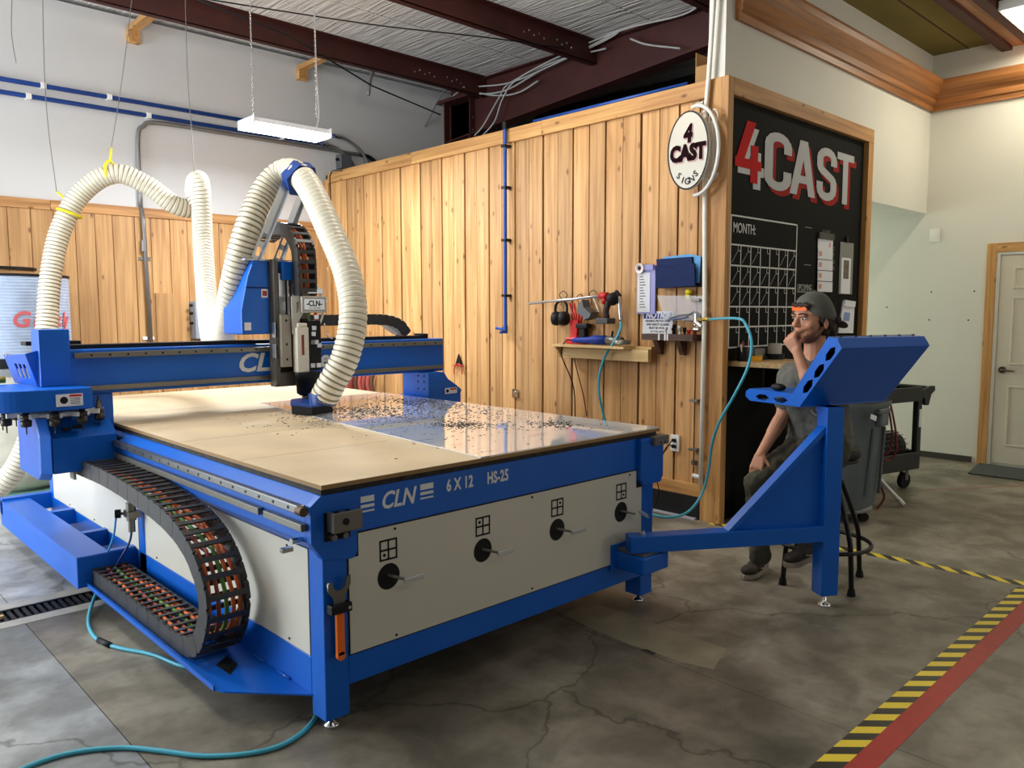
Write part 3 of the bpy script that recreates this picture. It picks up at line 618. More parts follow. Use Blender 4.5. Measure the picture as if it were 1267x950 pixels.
# bed: dark vacuum board and spoilboard
obj('vacuum_board', MB().box((.0, .0, .862), (1.92, L9, .884)), DIRTY, mc, bevel=.002)
sb = obj('spoilboard', MB().box((-.004, -.012, .884), (1.928, L9, .900)), [SPOIL], mc)
obj('board_edge', MB().box((-.0055, -.0135, .884), (1.9295, -.012, .8985)).box((-.0055, -.012, .884), (-.004, L9, .8985)), MDFEDGE, mc)
for y in (.62, 1.25, 1.9, 2.5): obj('board_joint', MB().box((-.003, y, .8996), (.70, y+.002, .9003)), mat('joint_line', (120, 96, 64), .8), mc)  # thin darker strips laid along the board joints
# linear rail and rack on the left side
rl = obj('linear_rail', MB().box((-.072, .03, .802), (-.045, 3.6, .832)), STEEL, mc, bevel=.003)
for i in range(32): obj('rail_bolt', MB().cyl((-.072, .1+.11*i, .817), (-.0735, .1+.11*i, .817), .006, n=8), BLACK, rl)
obj('rail_stop', MB().cyl((-.066, .0, .816), (-.066, .035, .816), .017), mat('bronze_stop', (90, 70, 50), .5, metal=.6), mc)
obj('gear_rack', MB().box((-.068, .02, .742), (-.045, .30, .768)).box((-.068, .34, .742), (-.045, 3.6, .768)), GREYM, mc, bevel=.002)
obj('rail_base', MB().box((1.945, .03, .80), (1.975, 3.6, .83)), STEEL, mc)
obj('limit_sensor', MB().cyl((-.045, .06, .705), (-.085, .06, .705), .011).box((-.125, .045, .675), (-.085, .065, .69)), CHROME, mc)
# corner stop block
bk = obj('stop_block_plate', MB().box((.005, -.012, .70), (.105, -.006, .80)), BLACK, mc)
obj('stop_block', MB().box((.012, -.06, .735), (.128, -.045, .805)).box((.012, -.045, .735), (.028, -.012, .805)).box((.055, -.045, .74), (.085, -.012, .800)), GREYM, bk, bevel=.003)
for x in (.03, .075): obj('bolt', MB().cyl((x, -.012, .715), (x, -.035, .715), .011, n=12), GREYM, bk)
obj('socket_head', MB().cyl((.06, -.06, .772), (.06, -.064, .772), .012), BLACK, bk)
bk = obj('stop_block', MB().box((1.84, -.055, .822), (1.955, .01, .868)), GREYM, mc, bevel=.003)
for x, z in ((1.885, .835), (1.92, .835)): obj('bolt_hole', MB().cyl((x, -.055, z), (x, -.057, z), .005, n=8), BLACK, bk)
for z in (.835, .77): obj('side_knob', MB().cyl((1.945, .0, z), (1.965, .0, z), .012), BLACK, mc)
# cable tray and ladder frame on the left
tr = obj('cable_tray', MB().prism([(-.24, .37, .115), (-.225, .33, .115), (0, .085, .115), (0, 2.0, .115), (-.24, 2.0, .115)], (0, 0, .006)), BLUE, mc)
obj('tray_lip', MB().box((-.246, .37, .115), (-.240, 1.95, .135)), BLUE, tr)
obj('tray_end', MB().box((-.285, 1.895, .115), (0, 1.901, .268)), BLUE, tr)
obj('tray_label', MB().prism([(-.155, .56, .1215), (-.09, .61, .1215), (-.09, .51, .1215), (-.15, .44, .1215)], (0, 0, .0008)), BLACK, tr)
for y in (.3, .5, .85, 1.2): obj('weld', MB().tube([(-.004, y-.05, .123), (-.004, y+.05, .123)], .005, 6), BLUE, tr)
lf = obj('ladder_frame', MB().box((-.285, 1.905, .262), (-.13, 3.6, .27)).box((-.285, 1.905, .11), (-.28, 3.6, .262)).box((-.135, 1.905, .19), (-.13, 3.6, .262)), BLUE, mc)
for y in (2.36, 3.0): obj('cross_bar', MB().box((-.13, y, .18), (0, y+.05, .272)), BLUE, lf)
obj('cross_bar', MB().box((-.285, 3.55, .18), (0, 3.62, .285)), BLUE, lf)
obj('cross_bar', MB().box((-.13, 1.905, .18), (0, 1.95, .272)), BLUE, lf)
# energy chain: links around a coloured cable bundle
cpath = spl([(0, a, b) for a, b in ((2.06, .700), (1.6, .705), (1.1, .678), (.80, .635), (.62, .56), (.515, .44), (.515, .33), (.60, .21), (.78, .160), (1.1, .163), (1.9, .163))], 24)
def walk(path, step):
    """points and tangents at even spacing along a path"""
    out = []; acc = 0; nxt = 0
    for a, b in zip(path[:-1], path[1:]):
        L = (b-a).length
        while nxt <= acc+L and L > 0:
            out.append((a+(b-a)*((nxt-acc)/L), (b-a).normalized())); nxt += step
        acc += L
    return out
def energy_chain(parent, path, side, wd, ht, step, cables=True, side_out=1, inner=0, name='cable_chain', cols=None):
    """side: unit vector along the link width; path: centre line"""
    side = V(*side); sts = walk(path, step)
    if cables:
        m = MB(); cols = cols or [(-.32, 0), (-.12, 1), (.05, 2), (.2, 0), (.34, 0)]
        for k, (f, mi) in enumerate(cols):
            m.tube([p+side*(wd*f+.006*math.sin(i*.9+k))+(t.cross(side))*(.005*math.sin(i*.7+2*k)+(inner if abs(t.y) > .9 else 0)) for i, (p, t) in enumerate(sts)], .0085, 6, mi=(lambda i, mi=mi: mi))
        ch = obj(name, m, [mat('orange_cable', (206, 96, 36), .5), mat('rust_cable', (150, 66, 40), .5), mat('green_cable', (88, 130, 50), .5)], parent)
    else:
        p, t = sts[0]; ch = obj(name, MB().bar(p-side*wd/2, p+side*wd/2, ht*.5, ht*.5), BLACK, parent)
    for i, (p, t) in enumerate(sts):
        u = t.cross(side).normalized(); M = frame(p, side, t, u); m = MB(M); h = ht/2; s = step*.54
        for sg in (-1, 1):
            o_ = wd/2*sg; w_ = .009*sg*(1.25 if i % 2 else 1)
            prof = [(-s*1.12, -h*.72), (-s*.8, -h), (s*.8, -h), (s*1.0, -h*.72), (s*1.0, h*.72), (s*.8, h), (-s*.8, h), (-s*1.12, h*.72)]
            m.prism([(o_-w_, a, b) for a, b in prof], (w_*1.3, 0, 0))
        for sg in (-1, 1):
            oy = 0
            m.box((-wd/2, oy-min(.011, step*.2), sg*h*.98-.003), (wd/2, oy+min(.011, step*.2), sg*h*.98+.003))
        obj('link', m, BLKCH, ch)
    return ch
BLKCH = mat('chain_black_plastic', (48, 47, 46), .42, var=.2, scale=20)
energy_chain(mc, cpath, (1, 0, 0), .165, .078, .066, inner=-.028)
cpath0 = cpath
# fix chain in x
for o in [c for c in mc.children if c.name.startswith('cable_chain')]:
    o.location.x = -.135
# air regulator under the chain
rg = obj('air_regulator', MB().cyl((-.05, 1.80, .38), (-.05, 1.80, .44), .017).cyl((-.05, 1.80, .44), (-.05, 1.80, .53), .024).cyl((-.05, 1.80, .53), (-.05, 1.80, .57), .018).box((-.075, 1.76, .455), (-.02, 1.84, .49)), GREYM, mc)
obj('gauge', MB().cyl((-.09, 1.83, .475), (-.115, 1.84, .475), .022, n=20), BLACK, rg); obj('gauge_stem', MB().cyl((-.05, 1.80, .475), (-.09, 1.83, .475), .007), GREYM, rg)
obj('regulator_knob', MB().cyl((-.05, 1.80, .57), (-.05, 1.80, .62), .021), BLACK, rg)
obj('air_line', MB().tube(spl([(-.11, 1.84, .46), (-.12, 1.86, .36), (-.14, 1.90, .27)], 5), .005, 6), mat('cyan_air_line', (50, 150, 215), .4), rg)
obj('air_line', MB().tube(spl([(-.05, 1.80, .45), (-.06, 1.80, .34), (-.10, 1.84, .24), (-.13, 1.86, .18)], 5), .0055, 6), mat('navy_air_line', (34, 40, 110), .4), rg)

# ---- gantry
GY = 2.10
gb = obj('gantry_beam', MB().box((-.27, GY, 1.065), (2.22, GY+.22, 1.30)), BLUE, mc, bevel=.008)
obj('beam_rail', MB().box((-.2, GY-.022, 1.255), (2.20, GY, 1.283)), GREYM, gb, bevel=.002)
obj('beam_rail', MB().box((-.2, GY-.022, 1.085), (2.20, GY, 1.110)), GREYM, gb, bevel=.002)
for i in range(26): obj('rail_bolt', MB().cyl((-.12+.09*i, GY-.022, 1.269), (-.12+.09*i, GY-.0235, 1.269), .006, n=8), BLACK, gb)
obj('top_track', MB().box((-.2, GY+.05, 1.30), (2.12, GY+.16, 1.322)).box((2.08, GY+.05, 1.32), (2.12, GY+.16, 1.335)), BLACK, gb)
p = ip('y', GY, 340, 452)
text('lettering', 'CLN', .15, (.83, GY-.001, 1.185), UX, UZ, CREAM, gb, fat=.028, shear=.25, sx=1.1)
text('lettering', 'ter', .15, (1.25, GY-.001, 1.19), UX, UZ, CREAM, gb, fat=.03, shear=.2)
# gantry legs
lg = obj('gantry_leg', MB().prism([(2.005, 2.0, .90), (2.295, 2.0, .902), (2.305, 2.0, .93), (2.26, 2.0, .965), (2.18, 2.0, 1.015), (2.145, 2.0, 1.065), (2.005, 2.0, 1.065)], (0, .30, 0)), BLUE, mc, bevel=.003)
obj('saddle_skirt', MB().prism([(1.97, 2.0, .76), (1.97, 2.0, .90), (2.295, 2.0, .902), (2.295, 2.0, .78)], (0, .30, 0)), BLUE, lg)
for y in (2.05, 2.12): 
    for z in (.95, 1.0, 1.04): obj('bolt', MB().cyl((2.005, y, z), (2.001, y, z), .006, n=8), BLACK, lg)
obj('warning_label', MB().box((2.15, 1.9975, .908), (2.26, 1.999, .950)), PAPER, lg)
obj('label_band', MB().box((2.195, 1.9968, .934), (2.255, 1.9974, .946)), RED, lg); obj('label_symbol', MB().lathe((2.172, 1.9974, .929), [(0, .013), (-.0006, .013)], (0, 1, 0), 12), BLACK, lg)
l2 = obj('gantry_leg', MB().box((-.225, 2.10, .86), (-.02, 2.40, 1.065)), BLUE, mc, bevel=.003)
sd = obj('gantry_saddle', MB().prism([(-.345, 1.98, .69), (-.345, 1.98, .865), (-.345, 2.12, .95), (-.345, 2.55, .95), (-.345, 2.55, .69)], (.30, 0, 0)), BLUE, mc, bevel=.003)
obj('saddle_cover', MB().prism([(-.349, 1.975, .69), (-.349, 2.02, .655), (-.349, 2.4, .655), (-.349, 2.4, .965), (-.349, 2.03, .965), (-.349, 1.972, .875)], (-.045, .05, 0)), BLUE, sd, bevel=.006)
obj('carriage_block', MB().box((-.043, 1.95, .735), (-.004, 2.06, .845)), BLACK, sd, bevel=.004)
obj('chain_bracket', MB().box((-.245, 2.03, .64), (-.232, 2.10, .755)).box((-.245, 2.05, .745), (-.03, 2.10, .765)), mat('beige_bracket', (176, 170, 154), .5), sd, bevel=.002)
# tool changer housing, column and slotted cover
tcn = obj('tool_changer', MB().prism([(x, y, 1.012) for x, y in [(-.17, 1.915), (-.17, 2.15), (-.36, 2.42), (-.62, 2.42)]+[(-.40+.24*math.cos(a), 2.17+.24*math.sin(a)) for a in [math.radians(180+t) for t in range(0, 91, 6)]]+[(-.3, 1.915)]], (0, 0, .105)), BLUE, mc, bevel=.004)
obj('warning_label', MB().box((-.335, 1.9125, 1.032), (-.215, 1.9142, 1.092)), PAPER, tcn)
obj('label_band', MB().box((-.275, 1.9118, 1.077), (-.22, 1.9124, 1.088)), RED, tcn); obj('label_symbol', MB().lathe((-.30, 1.9124, 1.062), [(0, .018), (-.0006, .018)], (0, 1, 0), 12, cap=True), BLACK, tcn)
for k in range(4): obj('label_text', MB().box((-.272, 1.9118, 1.040+.009*k), (-.228, 1.9124, 1.043+.009*k)), BLACK, tcn)
obj('column', MB().box((-.355, 2.09, 1.117), (-.215, 2.24, 1.405)), BLUE, tcn, bevel=.004)
plate('slotted_cover', [(-.0, -.0), (.33, 0), (.33, .155), (0, .17)], [[(a, .04), (a, .115), (a+.035, .115), (a+.035, .04)] for a in (.06, .12, .18)], .004, frame((-.36, 2.13, 1.12), (-.10, .99, 0), (-.28, -.02, .96), (-.96, -.1, -.28)), BLUE, tcn)
obj('cover_web', MB().prism([(-.36, 2.125, 1.12), (-.355, 2.125, 1.30), (-.41, 2.125, 1.285)], (0, .01, 0)), BLUE, tcn)
for y in (2.42, 2.47): obj('cover_screw', MB().cyl((-.41, y, 1.265), (-.435, y, 1.27), .011, n=10), LTM, tcn)
obj('red_fitting', MB().cyl((-.50, 2.44, 1.14), (-.47, 2.44, 1.14), .022), mat('dark_red_knob', (120, 24, 24), .5), tcn); obj('brass_fitting', MB().cyl((-.47, 2.44, 1.14), (-.44, 2.44, 1.14), .018), mat('brass', (180, 150, 60), .3, metal=.9), tcn)
obj('black_tray', MB().box((-.36, 2.33, 1.318), (-.1, 2.44, 1.338)), BLACK, tcn)
cc = V(-.285, 2.185, .985)
tw = obj('tool_wheel', MB().lathe(cc-V(0, 0, .012), [(0, .145), (0, .19), (.022, .19), (.022, .145)], n=40), WPLAS, mc)
for k in range(11):
    a = math.radians(-43.6-122+32.5*k - 34+0); c = cc+V(math.cos(a), math.sin(a), 0)*.225; dn = V(math.cos(a), math.sin(a), 0); sd_ = V(-dn.y, dn.x, 0)
    m = MB(frame(c, dn, sd_, V(0, 0, 1))); m.box((-.045, -.034, -.012), (.012, -.022, .010)).box((-.045, .022, -.012), (.012, .034, .010)).box((-.06, -.034, -.012), (-.045, .034, .01))
    fk = obj('tool_fork', m, WPLAS, tw)
    obj('tool_holder', MB().lathe(c, [(-.088, .003), (-.055, .0035), (-.05, .024), (-.02, .026), (-.018, .019), (-.010, .019), (-.009, .024), (.008, .024), (.01, .017), (.055, .010), (.06, .006), (.078, .006)], n=16), [mat('holder_steel', (72, 66, 58), .4, metal=.6)], tw)
obj('dropped_nut', MB().box((-.29, 2.0, .90), (-.25, 2.03, .915)).box((-.24, 1.995, .905), (-.205, 2.02, .925)), BLACK, sd)

# ---- spindle head
hdm = obj('head_back_plate', MB().box((.80, 2.03, 1.045), (1.13, 2.075, 1.80)), mat('taupe_metal', (92, 86, 78), .45, metal=.3), mc, bevel=.003)
obj('side_plate', MB().box((.795, 1.93, 1.06), (.83, 2.03, 1.80)), MATS['taupe_metal'], hdm, bevel=.002)
obj('guide_rail', MB().box((.855, 1.985, 1.42), (.905, 2.03, 1.72)), LTM, hdm); obj('guide_rail', MB().box((.965, 1.985, 1.42), (1.02, 2.03, 1.72)), LTM, hdm)
obj('guide_rail', MB().cyl((.935, 2.0, 1.4), (.935, 2.0, 1.72), .012), CHROME, hdm)
obj('right_strip', MB().box((1.035, 1.96, 1.5), (1.047, 2.02, 1.78)), LTM, hdm)
obj('motor_cover', MB().box((.87, 1.96, 1.68), (1.03, 2.03, 1.79)), BLUE, hdm, bevel=.003)
obj('backing', MB().box((.84, 2.0, 1.10), (1.10, 2.03, 1.45)), BLACK, hdm)
obj('carriage_plate', MB().box((.825, 1.88, 1.165), (.905, 1.93, 1.475)), mat('warm_grey_plate', (150, 142, 128), .45, metal=.3), hdm, bevel=.003)
for z in (1.21, 1.3, 1.44): obj('bolt', MB().cyl((.865, 1.88, z), (.865, 1.877, z), .008, n=8), BLACK, hdm)
obj('bearing_block', MB().box((.792, 1.93, 1.34), (.81, 1.99, 1.43)).box((.792, 1.93, 1.22), (.81, 1.99, 1.30)), LTM, hdm)
obj('lower_plate', MB().box((.80, 1.955, 1.045), (1.07, 2.03, 1.13)), MATS['taupe_metal'], hdm, bevel=.003)
# gusset with triangular window
plate('gusset', [(.90, 1.36), (.94, 1.36), (.945, 1.43), (1.035, 1.535), (1.035, 1.585), (.90, 1.585)], [[(.935, 1.47), (.935, 1.55), (.995, 1.55), (.94, 1.49)]], .02, frame((0, 1.85, 0), (1, 0, 0), (0, 0, 1), (0, -1, 0)), mat('pale_cast', (176, 172, 164), .4, metal=.3), hdm)
sp = obj('spindle', MB().box((.935, 1.79, 1.13), (1.02, 1.89, 1.40)).box((.945, 1.80, 1.40), (1.015, 1.88, 1.425)), PANEL, mc, bevel=.006)
obj('spindle_side', MB().box((1.02, 1.79, 1.14), (1.11, 1.89, 1.44)), BLACK, sp, bevel=.004)
obj('warning_strip', MB().box((.965, 1.787, 1.235), (.982, 1.79, 1.355)), mat('dull_red', (120, 40, 34), .6), sp)
for x, z, mt_ in ((1.055, 1.395, LTM), (1.045, 1.31, GREYM), (1.07, 1.31, LTM), (1.09, 1.29, LTM), (1.05, 1.36, LTM), (1.075, 1.46, LTM), (1.04, 1.17, LTM), (1.085, 1.17, WPLAS)):
    obj('connector', MB().box((x-.016, 1.775, z-.013), (x+.016, 1.79, z+.013)), mt_, sp, bevel=.002)
obj('spindle_nose', MB().lathe((1.02, 1.85, 0), [(.990, .052), (1.005, .075), (1.085, .080), (1.086, .092), (1.125, .095), (1.13, .09)], n=28), BLACK, sp)
obj('collet', MB().lathe((1.02, 1.85, 0), [(.945, .03), (.965, .03), (.967, .04), (.985, .04), (.990, .03)], n=20), GREYM, sp)
pb = obj('plate_box', MB().box((1.01, 1.80, 1.485), (1.205, 1.86, 1.585)), mat('pale_cast', (176, 172, 164)), mc, bevel=.004)
obj('name_plate', MB().box((1.025, 1.798, 1.50), (1.19, 1.80, 1.572)), mat('plate_line', (70, 76, 80), .5), pb)
obj('name_plate_face', MB().box((1.028, 1.7965, 1.503), (1.187, 1.798, 1.569)), LTM, pb)
text('lettering', '-CLN-', .046, (1.107, 1.7960, 1.540), UX, UZ, BLACK, pb, fat=.03)
text('lettering', 'CNC ROUTERS', .014, (1.107, 1.7960, 1.514), UX, UZ, GREYM, pb)
obj('top_clamp', MB().box((1.06, 1.80, 1.60), (1.18, 1.86, 1.63)), LTM, mc, bevel=.003)
obj('head_cable', MB().tube(spl([(1.09, 1.84, 1.49), (1.085, 1.83, 1.44), (1.06, 1.82, 1.40)], 4), .012, 8), ORANGE, sp); obj('head_cable', MB().tube(spl([(1.03, 1.84, 1.49), (1.035, 1.83, 1.44), (1.05, 1.82, 1.40)], 4), .007, 8), mat('green_cable', (88, 130, 50)), sp)
obj('white_cable', MB().tube(spl([ip('y', 1.85, *q_) for q_ in ((396, 345), (408, 370), (409, 385), (404, 400), (391, 416))], 6), .009, 8), WPLAS, sp)
obj('thin_cable', MB().tube(spl([ip('y', 1.9, *q_) for q_ in ((413, 330), (413, 365), (409, 380))], 4), .004, 6), WPLAS, sp); obj('thin_cable', MB().tube(spl([ip('y', 2.0, *q_) for q_ in ((405, 400), (408, 412), (416, 419))], 4), .004, 6), WPLAS, sp)
def warp(o, f):
    c = ORG[o.name]
    for v in o.data.vertices: v.co = V(*f(*(v.co+c)))-c
    for k in o.children: warp(k, f)
sq = lambda y: 2.03-(2.03-y)*.6
warp(hdm, lambda x, y, z: (.855+(x-.80)*.80, sq(y), z))
warp(sp, lambda x, y, z: (x+.005-(x-1.02)*.1, sq(y), z))
for o in mc.children:
    if o.name.startswith(('plate_box', 'top_clamp')): warp(o, lambda x, y, z: (.985+(x-1.01)*.86, sq(y), z))
# dust shoe
so = [(.845, 1.80), (.880, 1.615), (1.068, 1.69), (1.06, 1.93), (.99, 1.97), (.93, 1.95)]
ds = obj('dust_shoe', MB().prism([(a, b, .950) for a, b in so], (0, 0, .020)), BLUE2, mc, bevel=.003)
obj('brush_skirt', MB().prism([(.955+(a-.955)*.94, 1.79+(b-1.79)*.94, .903) for a, b in so], (0, 0, .047)), BLACK, ds)
# blue left cover of the head
cv = obj('head_cover', MB().prism([(.67, 2.02, 1.36), (.845, 2.02, 1.36), (.845, 2.02, 1.80), (.755, 2.02, 1.80), (.715, 2.02, 1.70), (.67, 2.02, 1.50)], (0, .25, 0)), BLUE, mc, bevel=.008)
obj('cover_seam', MB().box((.70, 2.016, 1.63), (.842, 2.02, 1.636)), DKBLUE, cv)
obj('warning_label', MB().box((.795, 2.0175, 1.575), (.835, 2.0195, 1.625)), PAPER, cv); obj('label_picture', MB().box((.801, 2.0165, 1.585), (.829, 2.0172, 1.615)), mat('label_red', (160, 60, 60)), cv)
obj('warning_label', MB().box((.685, 2.0175, 1.385), (.725, 2.0195, 1.43)), PAPER, cv)
# vertical energy chain of the head
vp = spl([(1.03, 1.93, 1.62), (1.03, 1.93, 1.78), (1.03, 1.95, 1.88), (1.03, 2.04, 1.97), (1.03, 2.16, 2.0), (1.03, 2.30, 2.0), (1.03, 2.44, 1.97)], 10)
energy_chain(mc, vp, (1, 0, 0), .115, .075, .055, name='head_cable_chain', cols=[(-.25, 0), (-.05, 1), (.15, 0)])
hp = spl([(1.30, 2.40, 1.435), (1.6, 2.40, 1.435), (1.88, 2.40, 1.435), (2.02, 2.40, 1.40), (2.09, 2.40, 1.33)], 10)
energy_chain(mc, hp, (0, 1, 0), .10, .07, .05, name='beam_cable_chain', cables=False)
obj('chain_support', MB().prism([(1.9, 2.36, 1.40), (2.02, 2.36, 1.325), (2.05, 2.36, 1.325), (1.96, 2.36, 1.41)], (0, .08, 0)), LTM, gb)
# perforated struts and hose clamp
def strut(p, q, par):
    p, q = V(*p), V(*q); d = (q-p).normalized(); L = (q-p).length; s_ = V(1, 0, 0); s_ = (s_-d*s_.dot(d)).normalized(); n_ = d.cross(s_)
    wv = .052; slots = [[(-.014, a), (-.014, a+.055), (.014, a+.055), (.014, a)] for a in [.02+.088*i for i in range(int(L*.42/.088))]]
    plate('strut', [(-wv/2, 0), (wv/2, 0), (wv/2, L), (-wv/2, L)], slots, .003, frame(p, s_, d, s_.cross(d)), LTM, par)
    MB_ = MB().prism([p+s_*wv/2, p+s_*wv/2-n_*.03, p+s_*(wv/2-.003)-n_*.03, p+s_*(wv/2-.003)], d*L); obj('strut_flange', MB_, LTM, par)
sr = obj('strut_base', MB().box((.70, 2.02, 1.79), (1.06, 2.2, 1.80)), LTM, mc)
strut((.765, 2.02, 1.80), (.965, 1.98, 2.28), sr); strut((.97, 2.16, 1.80), (1.15, 2.10, 2.28), sr)
def ring(c, ax, r0, r1, th, mt_, par, name, n=8):
    return obj(name, MB().lathe(V(*c)-V(*ax).normalized()*th/2, [(0, r0), (0, r1), (th, r1), (th, r0), (0, r0)], ax, n, smooth=False, cap=False), mt_, par)

# ---- sheet being cut, chips and swarf
sh = tag(obj('acrylic_sheet', MB().prism([(.725, -.008, .9004), (1.926, -.008, .9004), (1.926, 2.44, .9004), (.965, 2.44, .9004)], (0, 0, .0035)), SHEET), 'glossy white sheet with blue printed lines lying on the right of the machine bed', 'sheet')
m = MB(); random.seed(3)
cl = [(1.2, 1.5, .35, .25, 500), (1.15, 1.75, .3, .2, 300), (1.72, 1.65, .14, .45, 420), (1.25, .75, .12, .12, 260), (1.62, .42, .1, .12, 160), (1.45, 1.2, .4, .5, 350), (.80, 1.4, .3, .3, 70), (1.3, .6, .5, .5, 120)]
for cx, cy, sx_, sy_, n in cl:
    for _ in range(n):
        x, y = random.gauss(cx, sx_/1.6), random.gauss(cy, sy_/1.6)
        if not (.1 < x < 1.91 and .02 < y < 2.4): continue
        a = random.random()*PI; l = random.uniform(.002, .0075); w_ = random.uniform(.0012, .003); c_, s_ = math.cos(a), math.sin(a); z = .9040 if x > .725+.1*y else .9005
        q = [(x+c_*u*l-s_*v*w_, y+s_*u*l+c_*v*w_, z) for u, v in ((-1, -1), (1, -1), (1, 1), (-1, 1))]
        m.prism(q, (0, 0, .0015))
sw_ = obj('acrylic_chips', m, BLACK); tag(sw_, 'scatter of tiny black cutting chips on the white sheet', 'chips', kind='stuff')

# ---- ribbed dust hose: one hose from the collector over the arch, loop and clamp to the dust shoe
def hose(name, pts, r, pitch, label, cat, dense=16):
    path = spl(pts, dense); st = walk(path, pitch/4); P_ = [a for a, b in st]; n = len(P_)
    rr = [r*(1.0, 1.0, .975, .93)[i % 4] for i in range(n)]
    o = obj(name, MB().tube(P_, rr, 20, mi=lambda i: 0 if i % 4 == 3 or (i % 4 == 2 and False) else 1), [HOSEW, HOSER])
    return tag(o, label, cat)
hp1 = [pd(-30, 628, 5.9), pd(15, 585, 5.9), pd(42, 525, 5.95), pd(52, 460, 6.05), pd(58, 400, 6.1), pd(63, 340, 6.15), pd(75, 285, 6.2), pd(100, 240, 6.25), pd(140, 215, 6.3), pd(180, 228, 6.4), pd(215, 253, 6.5), pd(240, 258, 6.6), pd(252, 248, 6.62)]
hose('dust_hose', hp1, .078, .030, 'ribbed white dust hose arching from the collector, held by yellow straps', 'hose')
hp2 = [pd(246, 250, 6.52), pd(241, 238, 6.5), pd(243, 224, 6.4), pd(248, 232, 6.32), pd(251, 300, 6.25), pd(256, 370, 6.0), pd(261, 412, 5.7), pd(268, 430, 5.4), pd(275, 418, 5.12), pd(281, 392, 4.92), pd(289, 350, 4.72), pd(304, 290, 4.66), pd(325, 240, 4.72), pd(346, 216, 4.74), pd(366, 214, 4.70), pd(385, 236, 4.62), pd(410, 290, 4.48), pd(430, 340, 4.36), pd(437, 390, 4.28), pd(428, 440, 4.24), pd(410, 475, 4.24), pd(400, 494, 4.26)]
hose('dust_hose', hp2, .077, .030, 'ribbed white dust hose looping over the blue clamp down to the dust shoe', 'hose')
def rsq(p, q, r0):
    return p
cp_ = pd(371, 221, 4.70); ax_ = (pd(386, 238, 4.62)-pd(358, 212, 4.76)).normalized()
ck = obj('hose_clamp', MB().lathe(cp_-ax_*.035, [(0, .080), (0, .108), (.07, .108), (.07, .080)], ax_, 6, smooth=False), BLUE2, mc)
obj('clamp_bolt', MB().cyl(pd(390, 229, 4.66), pd(394, 233, 4.66), .014), BLACK, ck)
obj('shoe_port', MB().lathe(V(*pd(400, 496, 4.26))-V(0, 0, .02), [(0, .07), (.06, .078), (.062, .07)], (0, 0, 1), 20), BLUE2, ds)
for (a, b, dep), lab, nb in (((86, 264, 6.22), 'lower', (71, 237)), ((137, 213, 6.3), 'upper', (138, 183))):
    c = pd(a, b, dep); tdir = (pd(85, 262, 6.22)-pd(68, 310, 6.2)).normalized() if lab == 'lower' else (pd(160, 220, 6.3)-pd(118, 222, 6.3)).normalized()
    e1 = tdir.cross(Fv).normalized(); e2 = tdir.cross(e1)
    loop = [c+e1*.086*math.cos(t)+e2*.086*math.sin(t) for t in [2*PI*i/24 for i in range(24)]]
    t_ = tag(obj('hose_strap', MB().tube(loop, .012, 6, closed=True).tube([c+V(0, 0, .08), pd(nb[0], nb[1], dep)], .008, 6), YEL), f'yellow strap around the hose arch, {lab} one of the two', 'strap')
# ---- dust collector at the far left
dcx = pd(14, 400, 6.55); DX, DY = dcx.x, dcx.y; DR = .43
dcol = thing('dust_collector', 'dust collector with a pleated grey filter drum and milky bag at the far left', 'dust collector', (DX, DY, 0))
obj('filter_drum', MB().lathe((DX, DY, 1.12), [(0, DR), (.66, DR)], n=64), BAGF, dcol)
for i in range(26): obj('pleat', MB().lathe((DX, DY, 1.135+i*.0245), [(0, DR), (.006, DR+.005), (.012, DR)], n=64, cap=False), BAGF, dcol)
obj('drum_rim', MB().lathe((DX, DY, 1.775), [(0, DR+.008), (.02, DR+.008)], n=48), BLACK, dcol)
obj('filter_lid', MB().lathe((DX-.12, DY, 1.80), [(0, .3), (.035, .3)], n=40), CARD, dcol); obj('filter_lid_edge', MB().lathe((DX-.12, DY, 1.835), [(0, .32), (.02, .32)], n=40), BLACK, dcol)
obj('band', MB().lathe((DX, DY, 1.055), [(0, DR+.012), (.075, DR+.012)], n=48), BLACK, dcol); obj('collector_ring', MB().lathe((DX, DY, .99), [(0, DR+.01), (.06, DR+.01)], n=48), LTM, dcol)
obj('collection_bag', MB().lathe((DX, DY, .05), [(0, .3), (.06, .40), (.3, .46), (.6, .45), (.85, .42), (.94, DR)], n=40), BAGW, dcol)
obj('base_tray', MB().box((DX-.5, DY-.5, .012), (DX+.5, DY+.42, .05)), mat('green_base', (90, 130, 116), .5), dcol)
for a_ in (0, 90, 180, 270): pass
w_ = 'Grizzly'
cw = math.atan2(CAM.y-DY, CAM.x-DX)
adv = [0, .115, .185, .225, .295, .365, .40]
for ch, ad in zip(w_, adv):
    ang = cw+math.radians(4)+(ad+.03)/DR; x = DX+(DR+.007)*math.cos(ang); y = DY+(DR+.007)*math.sin(ang)
    text('lettering', ch, .17 if ch == 'G' else .155, (x, y, 1.43), (-math.sin(ang), math.cos(ang), 0), (0, 0, 1), mat('faded_red_print', (206, 96, 100), .6), dcol, fat=.03, shear=.2)

